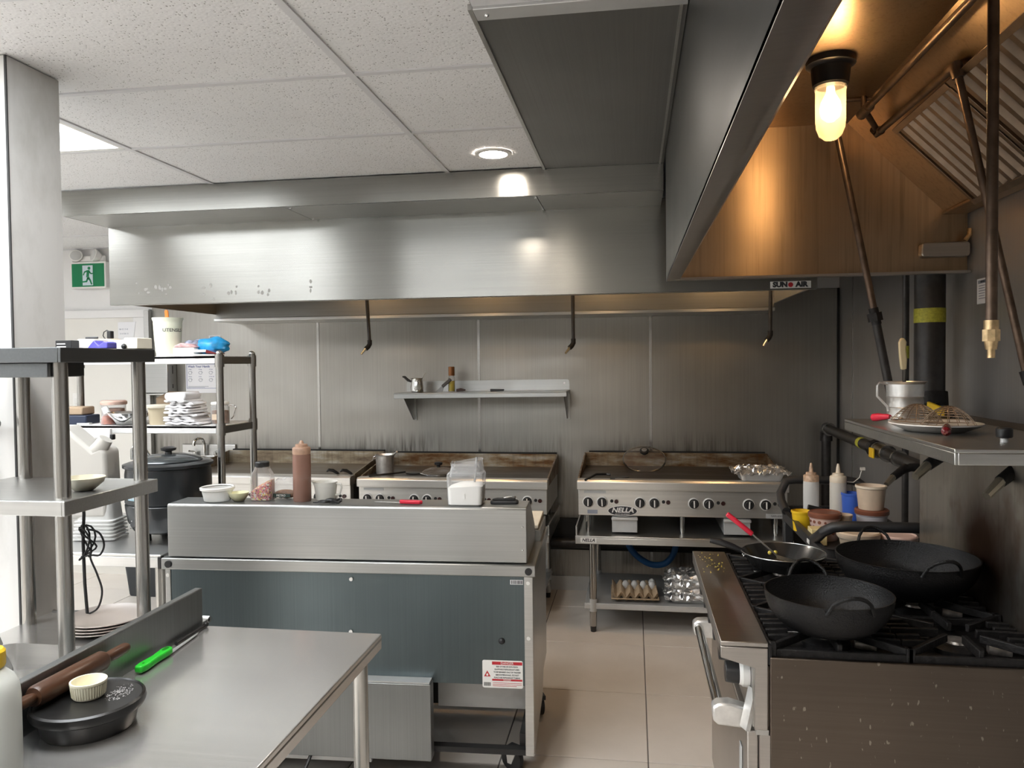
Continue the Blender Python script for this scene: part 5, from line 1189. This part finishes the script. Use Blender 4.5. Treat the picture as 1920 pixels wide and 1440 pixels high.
    t = thing('silicone_strap', 'folded black rubber strap right of the sugar tub', 'strap', (-.508, 3.01, FZ), D2R(6))
    obj('band', G().prism([(-.055, -.020), (-.04, -.026), (.05, -.024), (.058, -.008), (.052, .016), (.02, .02), (-.05, .012)], 'z', .0, .014), 'rubber', t, .004); obj('fold', G().prism([(-.048, -.016), (.045, -.018), (.040, .010), (-.03, .008)], 'z', .014, .022), 'rubber', t, .003); obj('buckle', G().tube([(.0, -.012, .024), (.025, -.014, .030), (.046, -.010, .026)], .004, 8), 'chrome', t)
M['palebowl'] = plain('pale_bowl', (.78, .76, .50), .35); M['clear2'] = clear('jar_plastic', (.80, .79, .78), .14, .15); M['frost2'] = clear('floured_plastic', (.82, .81, .76), .55, .35)
M['brownclear'] = clear('sauce_smeared_bottle', (.30, .16, .12), .78, .25); M['browncap'] = plain('stained_cap', (.42, .26, .18), .4, var=.2, vscale=40); M['inkdark'] = plain('dark_label', (.03, .05, .04), .5)
fridge_items()

# ================================================================== ON THE GRIDDLES AND WALL SHELF
def griddle_items():
    t = thing('saucepan', 'dented aluminium pot with side handle on the middle griddle', 'pot', (-1.635, 4.93, .905 - .0115))
    obj('pot', G().lathe([(.054, 0), (.058, .004), (.060, .115), (.066, .128), (.064, .128), (.056, .112), (.054, .008), (.002, .006)], n=32), 'alu', t); obj('handle', G().tube([(.055, .0, .12), (.075, -.03, .135), (.10, -.055, .155)], .006, 8), 'alu', t); obj('side_loop', G().tube([(-.060, 0, .115), (-.080, 0, .11), (-.082, 0, .095), (-.060, 0, .085)], .003, 6), 'chrome', t)
    t = thing('pan_lid', 'glass pan lid with black knob on the middle griddle', 'lid', (-1.275, 4.95, .8935))
    obj('dome', G().lathe([(.118, .008), (.09, .030), (.05, .042), (.002, .046)], n=36, cap0=False), 'lidglass', t); obj('rim', G().lathe([(.118, .0), (.123, .003), (.123, .009), (.117, .011)], n=36, cap0=False, cap1=False), 'chrome', t); obj('knob', G().lathe([(.012, .044), (.012, .055), (.026, .062), (.027, .074), (.018, .078)], n=18), 'black', t)
    t = thing('spatula', 'long black spatula across the middle griddle front', 'spatula', (-1.60, 4.735, .908), rot=(0, 0, 0))
    obj('handle', G().tube([(-.06, -.05, .004), (.05, .06, .006), (.12, .14, .006)], .006, 8), 'black', t); obj('blade', G().lathe([(.055, .0), (.055, .003)], (.16, .21, -.011), 20, 1, .8), 'black', t)
    t = thing('tongs', 'pair of black claw tongs at leftmost griddle edge', 'tongs', (-1.86, 4.70, .9165))
    for s in (-.045, .045): obj('claw', G().tube([(s + .02, .04, .002), (s + .028, .0, .010), (s + .005, -.02, .030), (s - .018, -.03, .034), (s - .028, -.04, .024)], [.006, .009, .011, .010, .004], 8), 'black', t)
    t = thing('pan_lid', 'tinted glass pan lid leaning on the right-hand griddle splash', 'lid', (.070, 5.118, .916), rot=(D2R(30), 0, 0))
    obj('dome', G().lathe([(.138, .008), (.11, .030), (.06, .046), (.002, .052)], (0, .10, 0), 44, cap0=False), 'lidglass', t); obj('rim', G().lathe([(.138, .0), (.144, .003), (.144, .009), (.137, .011)], (0, .10, 0), 44, cap0=False, cap1=False), 'chrome', t)
    k = obj('knob', G().lathe([(.014, .050), (.016, .060), (.029, .066), (.030, .080), (.022, .084)], (0, .10, 0), 20), 'black', t); obj('knob_disc', G().lathe([(.018, .0845), (.017, .086)], (0, .10, 0), 18), 'alu', k)
    t = thing('spatula', 'black cranked spatula at the right-hand griddle left corner', 'spatula', (-.20, 4.70, .9215))
    obj('handle', G().tube([(-.085, -.10, -.002), (-.03, .04, .012), (.03, .08, .008), (.06, .075, .006)], .007, 8), 'black', t); obj('blade', G().lathe([(.055, .0), (.052, .006)], (.115, .06, -.010), 22, 1.1, .75), 'black', t); obj('stub', G().box(.06, .09, -.06, .01, -.001, .003), 'black', t)
    def foil_pan(name, label, x, y, z, w_, d_, h, rz=0, crumple=.012):
        t = thing(name, label, 'foil pan', (x, y, z), rz)
        n = 16; prof = []
        base = rrect(w_ * .82, d_ * .82, .02, 12); top = rrect(w_ * .94, d_ * .94, .025, 12)
        base = [(x * (1 + .012 * (k % 2)), y * (1 + .012 * (k % 2))) for k, (x, y) in enumerate(base)]; top = [(x * (1 + .012 * (k % 2)), y * (1 + .012 * (k % 2))) for k, (x, y) in enumerate(top)]
        obj('pan', loft(G(), [[(x, y, 0) for x, y in base], [(x, y, h) for x, y in top]]), 'foilpan', t, sharp=10)
        g = G(); N_ = 26; random.seed(int(x * 100) + 5); vs = []
        for i in range(N_):
            for j in range(N_):
                u, v = i / (N_ - 1) - .5, j / (N_ - 1) - .5; e = max(abs(u), abs(v)); zz = h + random.uniform(-crumple, crumple) + (.010 if e < .42 else -.006 + random.uniform(-.010, .006))
                vs.append((u * w_ * 1.16 + random.uniform(-.006, .006), v * d_ * 1.16 + random.uniform(-.006, .006), zz + .008))
        fs = [(i * N_ + j, (i + 1) * N_ + j, (i + 1) * N_ + j + 1, i * N_ + j + 1) for i in range(N_ - 1) for j in range(N_ - 1)]
        o = obj('foil_cover', g.add(vs, fs), 'foil', t, sharp=25); so = o.modifiers.new('thick', 'SOLIDIFY'); so.thickness = .0015
        return t
    M['foilpan'] = plain('foil_pan', (.80, .80, .79), .35, .5)
    foil_pan('foil_pan', 'foil-covered pan at the right end of right-hand griddle', .735, 4.72, .9215, .27, .19, .048, .04)
    for k in range(4): foil_pan('foil_pan', ['lowest foil pan of the stack on the stand shelf', 'second foil pan up in the stand shelf stack', 'third foil pan up in the stand shelf stack', 'top foil pan of the stack on the stand shelf'][k], .335 + .006 * (k % 2), 4.76, .1775 + k * .040, .27, .20, .028, .05 * (-1) ** k, .008)
    # egg tray
    t = thing('egg_tray', 'grey-brown cardboard egg tray on the stand lower shelf', 'egg tray', (.0, 4.77, .1775), D2R(2)); n = 5; p = .054
    g = G(); N_ = 41; s = p * n / (N_ - 1); vs = []
    for i in range(N_):
        for j in range(N_):
            x, y = i * s - p * n / 2, j * s - p * n / 2; zz = .034 + .020 * (-math.cos(2 * PI * (x + p * n / 2) / p) - math.cos(2 * PI * (y + p * n / 2) / p)) * -.8
            vs.append((x, y, max(.010, min(.066, zz))))
    g.add(vs, [(i * N_ + j, (i + 1) * N_ + j, (i + 1) * N_ + j + 1, i * N_ + j + 1) for i in range(N_ - 1) for j in range(N_ - 1)])
    o = obj('tray', g, 'pulp', t); so = o.modifiers.new('thick', 'SOLIDIFY'); so.thickness = .003
    obj('rim', G().box(-.142, .142, -.142, -.132, .022, .030).box(-.142, .142, .132, .142, .022, .030).box(-.142, -.132, -.132, .132, .022, .030).box(.132, .142, -.132, .132, .022, .030), 'pulp', t, .002)
    e0 = None
    labs = ['white egg in the back row, second column of the tray', 'white egg in the back row, third column of the tray', 'white egg in the back row, fourth column of the tray', 'white egg in the back right corner of the tray', 'white egg in the right column, second row from the back']
    for k, (i, j) in enumerate(((1, 3), (2, 3), (3, 3), (4, 4), (4, 3))):
        x, y = (i - 2) * p, 4.77 + (j - 2) * p
        e = obj('egg', G().lathe([(.001, -.026), (.012, -.023), (.019, -.013), (.0215, 0), (.0195, .012), (.014, .023), (.007, .029), (.001, .0305)], n=22), 'egg') if e0 is None else e0.copy()
        if e0 is None: e0 = e
        else: col.objects.link(e)
        e.location = (x, y, .1775 + .055); tag(e, labs[k], 'egg', 'eggs in the tray')
griddle_items()
def shelf_items():
    Zs, Y = 1.4245, 5.27
    t = thing('milk_pot', 'small steel coffee pot with curved black handle on wall shelf', 'pot', (-1.505, Y, Zs - .003))
    obj('pot', G().lathe([(.038, 0), (.044, .006), (.047, .035), (.040, .07), (.038, .088), (.044, .10), (.042, .10), (.036, .086), (.002, .08)], n=28), 'chrome', t); obj('handle', G().tube([(-.042, 0, .075), (-.065, 0, .085), (-.09, 0, .108), (-.105, 0, .11)], [.007, .010, .009, .005], 10), 'black', t); obj('spoon', G().cyl((.03, 0, .08), (.068, 0, .14), .0025, n=6), 'chrome', t)
    t = thing('oil_bottle', 'slim glass oil bottle with bronze cap on wall shelf', 'bottle', (-1.255, Y, Zs)); obj('bottle', G().lathe([(.022, 0), (.024, .004), (.024, .095), (.019, .105), (.018, .115)], n=24), 'glass', t); obj('oil', G().lathe([(.021, .003), (.0215, .005), (.0215, .075), (.004, .076)], n=20), 'oil', t); obj('cap', G().lathe([(.021, .112), (.022, .114), (.022, .172), (.019, .175)], n=24), 'bronze', t)
    t = thing('scraper', 'dark grey scraper leaning on the oil bottle', 'scraper', (-1.325, Y - .03, Zs)); obj('blade', G().prism([(-.04, 0), (.012, 0), (.022, .035), (.012, .045)], 'y', -.002, .002), 'ss_soffit', t); obj('handle', G().beam((.010, 0, .036), (.072, .0, .088), .016, .022), 'greyhandle', t, .004)
    t = thing('pastry_brush', 'small dark brown brush lying on wall shelf', 'brush', (-1.19, Y, Zs)); obj('head', G().prism([(-.03, 0), (.03, .006), (.034, .014), (.0, .024), (-.03, .018)], 'y', -.012, .012), 'browndark', t, .003)
    t = thing('knife', 'dark-handled knife lying on the middle of wall shelf', 'knife', (-.93, Y, Zs)); obj('handle', G().prism([(-.05, .0), (.046, .004), (.048, .016), (-.05, .018)], 'y', -.009, .009), 'black', t, .003); obj('blade', G().prism([(-.16, .010), (-.05, .004), (-.05, .015)], 'y', -.001, .001), 'galv', t)
M['greyhandle'] = plain('grey_handle', (.10, .09, .085), .5); M['browndark'] = plain('dark_brown', (.06, .03, .025), .5)
shelf_items()

# ================================================================== ON THE RANGE
def wok(label, x, y, z, r, h, a0):
    t = thing('wok', label, 'wok', (x, y, z)); prof = []; n = 12
    flat = r * .33
    for k in range(n + 1): u = k / n; prof.append((flat + (r - flat) * math.sin(u * PI / 2) ** .82 if k else flat, h * (1 - math.cos(u * PI / 2)) ** .85))
    inner = [(q[0] - .003, q[1] + .003) for q in reversed(prof)]
    obj('bowl', G().lathe(prof + [(r + .001, h + .003)] + inner[0:-1] + [(flat * .95, .0035), (.002, .0035)], n=56), 'wok', t, sharp=60)
    for s in (0, PI):
        a = a0 + s; c, q = math.cos(a), math.sin(a); pts = []
        for k in range(11):
            u = -1 + 2 * k / 10; b = u * .055; o = r - .006 + .030 * (1 - u * u); hh = h - .012 + .050 * (1 - u * u) ** .6
            pts.append((c * o - q * b, q * o + c * b, hh))
        hd = obj('loop_handle', G().tube(pts, .0048, 8), 'wok', t)
    return t
wok('smaller black carbon-steel wok on the front burners', .488, 2.055, .931, .155, .100, D2R(-84))
wok('larger black carbon-steel wok near the backguard', .788, 2.405, .931, .192, .115, D2R(-80))
def frying_pan():
    t = thing('frying_pan', 'black non-stick frying pan at the far front burner', 'frying pan', (.492, 2.675, .932))
    obj('pan', G().lathe([(.095, 0), (.10, .002), (.132, .045), (.136, .050), (.134, .051), (.128, .045), (.097, .005), (.002, .004)], n=48), 'panblack', t); obj('rim', G().tube([(.135 * math.cos(k * PI / 24), .135 * math.sin(k * PI / 24), .051) for k in range(48)], .0018, 6, closed=True), 'ss', t)
    obj('handle', G().tube([(-.125, .01, .045), (-.16, .015, .060), (-.205, .02, .074), (-.235, .025, .078)], [.008, .010, .012, .009], 10), 'black', t)
    for a, b in ((-.03, .075), (-.01, .082)): obj('food_piece', G().sph((a, b, .028), .007, 10, 6), 'food', t)
    obj('food_piece', G().prism([(-.03, -.045), (.0, -.06), (.03, -.05), (.02, -.035), (-.02, -.03)], 'z', .006, .014), 'food', t, .004)
    for a in (.4, -.4): obj('rivet', G().sph((-.128, a * .03, .036), .004, 8, 5), 'chrome', t)
    t = thing('spatula', 'red-handled steel spatula resting in the frying pan', 'spatula', (.40, 2.68, .985)); obj('handle', G().beam((-.005, .0, .052), (-.088, .015, .118), .018, .016), 'red', t, .005, seg=3); obj('shaft', G().beam((.075, -.01, -.018), (-.01, .0, .056), .012, .004), 'ss', t); obj('blade', G().beam((.13, -.015, -.034), (.07, -.010, -.018), .05, .002), 'ss', t)
M['panblack'] = plain('nonstick', (.018, .018, .018), .25, coat=.3)
frying_pan()
def shelf_over_items():
    Z = 1.4135
    t = thing('measuring_mug', 'aluminium measuring mug holding a brush on range shelf', 'mug', (.905, 2.775, Z))
    obj('cup', G().lathe([(.052, 0), (.055, .003), (.056, .045), (.0575, .047), (.056, .049), (.057, .080), (.0585, .082), (.057, .084), (.059, .125), (.068, .134), (.064, .134), (.055, .122), (.052, .006), (.002, .005)], n=40), 'alu', t)
    obj('handle', G().tube([(-.056, -.01, .126), (-.085, -.012, .130), (-.092, -.012, .12), (-.092, -.012, .085), (-.075, -.012, .066), (-.060, -.012, .05), (-.057, -.012, .035)], .004, 8), 'alu', t)
    t = thing('brush', 'pale-handled brush standing in the aluminium mug', 'brush', (.905, 2.775, Z + .008)); obj('handle', G().prism([(-.008, .165), (.010, .165), (.013, .20), (.010, .235), (.013, .258), (.006, .272), (-.006, .272), (-.013, .258), (-.012, .21)], 'y', -.007, .007).rot(Matrix.Rotation(D2R(-2), 4, 'Y')), 'palehandle', t, .005, seg=3); obj('shank', G().cyl((-.008, 0, .02), (0, 0, .17), .006, n=8), 'darkmetal', t)
    t = thing('plate', 'oval white platter holding two wire skimmers on range shelf', 'plate', (.865, 2.40, Z))
    obj('dish', G().lathe([(.075, 0), (.080, .003), (.112, .016), (.122, .022), (.121, .025), (.108, .020), (.078, .007), (.002, .006)], n=48, sx=1., sy=1.15), 'whiteplate', t)
    def skimmer(label, x, y, hdir, hmat, tilt):
        t = thing('wire_skimmer', label, 'skimmer', (x, y, Z + .024), rot=(0, tilt, 0), group='wire skimmers'); R_, h = .070, .052
        def dome(r): return h * (1 - (r / R_) ** 2)
        for k in range(8): a = PI * k / 8; obj('wire', G().tube([(u * R_ * math.cos(a), u * R_ * math.sin(a), dome(abs(u) * R_)) for u in [-1 + q / 6 for q in range(13)]], .0011, 5), 'skimmer', t)
        for q in range(1, 11): r = R_ * q / 10; obj('ring_wire', G().tube([(r * math.cos(k * PI / 14), r * math.sin(k * PI / 14), dome(r)) for k in range(28)], .0014 if q == 10 else .0009, 5, closed=True), 'skimmer', t)
        c, s = math.cos(hdir), math.sin(hdir)
        obj('stem', G().tube([(c * (R_ - .01), s * (R_ - .01), .004), (c * (R_ + .03), s * (R_ + .03), .004), (c * (R_ + .06), s * (R_ + .06), .0)], .0026, 6), 'skimmer', t)
        obj('handle', G().tube([(c * (R_ + .045 + u), s * (R_ + .045 + u), .004 - u * .12) for u in (0, .012, .03, .055, .075, .082)], [.006, .009, .010, .013, .012, .005], 12), hmat, t)
        return t
    skimmer('wire skimmer with dark red varnished handle', .880, 2.345, D2R(-112), 'darkred', 0.)
    skimmer('wire skimmer with bright red handle pointing to the far end', .835, 2.455, D2R(112), 'red', D2R(3))
    t = thing('screw_stand', 'round black knob on a short pin at range shelf corner', 'knob', (.912, 2.085, Z)); obj('pin', G().cyl((0, 0, 0), (0, 0, .014), .009, n=12), 'whitegloss', t); obj('knob', G().lathe([(.017, .012), (.019, .015), (.019, .034), (.016, .037)], n=24), 'black', t)
M['darkmetal'] = plain('dark_metal', (.08, .07, .06), .4, .8); M['palehandle'] = plain('pale_handle_plastic', (.72, .58, .34), .35)
shelf_over_items()

# ================================================================== BLACK CART WITH TUBS
def cart():
    t = thing('utility_cart', 'black plastic utility cart full of tubs behind the range', 'cart', (.89, 3.42, 0)); x0, x1, y0, y1 = -.20, .20, -.44, .44
    for zt, nm in ((.92, 'top_tray'), (.42, 'lower_tray')):
        outer = [[(x, y, z) for x, y in rrect(a, b, .04, 4)] for a, b, z in ((.37, .85, zt - .06), (.40, .88, zt), (.415, .895, zt + .004), (.37, .85, zt + .004), (.355, .835, zt - .045))]
        obj(nm, loft(G(), outer), 'cartblack', t)
    for x in (-.165, .165):
        for y in (-.40, .40): obj('post', G().box(x - .022, x + .022, y - .022, y + .022, .09, .90), 'cartblack', t, .006)
    for s, zt in ((-1, 1.012), (1, 1.045)):
        y = s * .44
        pts = [(-.195, y - s * .16, .925), (-.200, y - s * .07, .955), (-.195, y - s * .015, .985), (-.165, y + s * .005, zt - .006), (-.12, y + s * .012, zt), (.12, y + s * .012, zt), (.165, y + s * .005, zt - .006), (.195, y - s * .01, zt - .03), (.20, y - s * .03, .95), (.20, y - s * .04, .925)]
        obj('handle', G().tube(pts, .0195, 12), 'cartblack', t)
    for x in (-.16, .16):
        for y in (-.39, .39): c = obj('caster', G().cyl((x - .012, y, .042), (x + .012, y, .042), .042, n=18), 'rubber', t); obj('fork', G().box(x - .018, x + .018, y - .015, y + .015, .05, .095), 'cartblack', c)
    obj('side_label', G().box(-.2085, -.207, -.25, -.21, .895, .912), 'whitegloss', t)
    TZ = .8765
    bottle_squeeze('squeeze_bottle', 'stained clear squeeze bottle standing in the cart', .800, 3.68, TZ, .034, .205, 'frost', 'brownsauce', 0, 'stained', nozzle=.042)
    bottle_squeeze('squeeze_bottle', 'cream squeeze bottle with strapped tip in the cart', .912, 3.66, TZ, .036, .205, 'milky', 'tan', .09, 'creamcap', True, .042)
    def tub(label, x, y, z, r, h, mat, rim=None, lid=None, group='tubs in the cart', dots=False, inner=None):
        t = thing('sauce_tub', label, 'tub', (x, y, z), group=group)
        obj('tub', G().lathe([(r * .80, 0), (r * .82, .003), (r * .97, h * .93), (r, h), (r * .95, h), (r * .79, .006), (.002, .005)], n=36), mat, t)
        obj('rim', G().lathe([(r * .98, h - .010), (r * 1.04, h - .006), (r * 1.04, h + .002), (r * .97, h + .003)], n=36, cap0=False, cap1=False), rim or mat, t)
        if lid: obj('lid', G().lathe([(r * 1.03, h - .006), (r * 1.07, h - .002), (r * 1.07, h + .012), (r * .98, h + .017), (r * .90, h + .013), (.002, h + .014)], n=36), lid, t)
        if dots:
            g = G(); random.seed(8)
            for q in range(3):
                for k in range(16):
                    a = 2 * PI * k / 16 + .1 * q; z_ = h * (.35 + .22 * q); rr = r * (.80 + .20 * z_ / h) * 1.0; s = random.uniform(.004, .0075)
                    g.cyl((rr * .985 * math.cos(a), rr * .985 * math.sin(a), z_), ((rr + .0012) * math.cos(a), (rr + .0012) * math.sin(a), z_), s, n=10)
            obj('printed_dots', g, 'brownlid', t)
        return t
    tub('yellow plastic tub at the cart left side', .728, 3.52, TZ, .045, .085, 'yellow')
    tub('pink-dotted tub with brown lid in the cart', .785, 3.36, TZ, .062, .098, 'pinktub', None, 'brownlid', dots=True)
    tub('white dented cup beside the dotted tub', .868, 3.40, TZ, .036, .095, 'tan')
    tub('blue printed tub behind the stacked sauce tubs', .962, 3.62, TZ, .046, .150, 'bluetub', 'bluetub')
    tub('grey-white tub with brown lid, lower of two stacked tubs', .995, 3.45, TZ, .064, .098, 'greytub', None, 'brownlid')
    tub('open cream tub stacked on the brown-lidded tub', .993, 3.455, TZ + .1125, .060, .098, 'tan', 'creamcap')
    tub('cream tub seen through the near cart handle', .868, 3.18, TZ, .075, .058, 'tan', 'creamcap', 'tan')
    tub('low white tub with pink lid near cart handle', 1.015, 3.17, TZ, .062, .050, 'whitegloss', None, 'pinklid2')
    t = thing('small_carton', 'small yellow carton in the cart left corner', 'carton', (.735, 3.27, TZ)); obj('carton', G().box(-.03, .03, -.035, .035, 0, .065), 'yellowcarton', t, .002)
    t = thing('bottle_cap_piece', 'loose black cap lodged on the yellow tub', 'cap', (.775, 3.50, TZ + .101), rot=(0, D2R(12), 0)); obj('cap', G().cyl((-.028, 0, 0), (.028, 0, 0), .011, n=14), 'black', t)
M['cartblack'] = plain('cart_black', (.022, .022, .023), .45, var=.2, vscale=8); M['stained'] = plain('stained_cream', (.55, .38, .26), .4, var=.4, vscale=50); M['creamcap'] = plain('cream_plastic', (.78, .68, .54), .4)
M['pinktub'] = plain('pinkish_tub', (.62, .46, .42), .45); M['greytub'] = plain('grey_tub', (.48, .46, .48), .4); M['pinklid2'] = plain('pale_pink_lid', (.72, .52, .46), .4); M['yellowcarton'] = plain('pale_yellow_carton', (.72, .58, .28), .6)
cart()
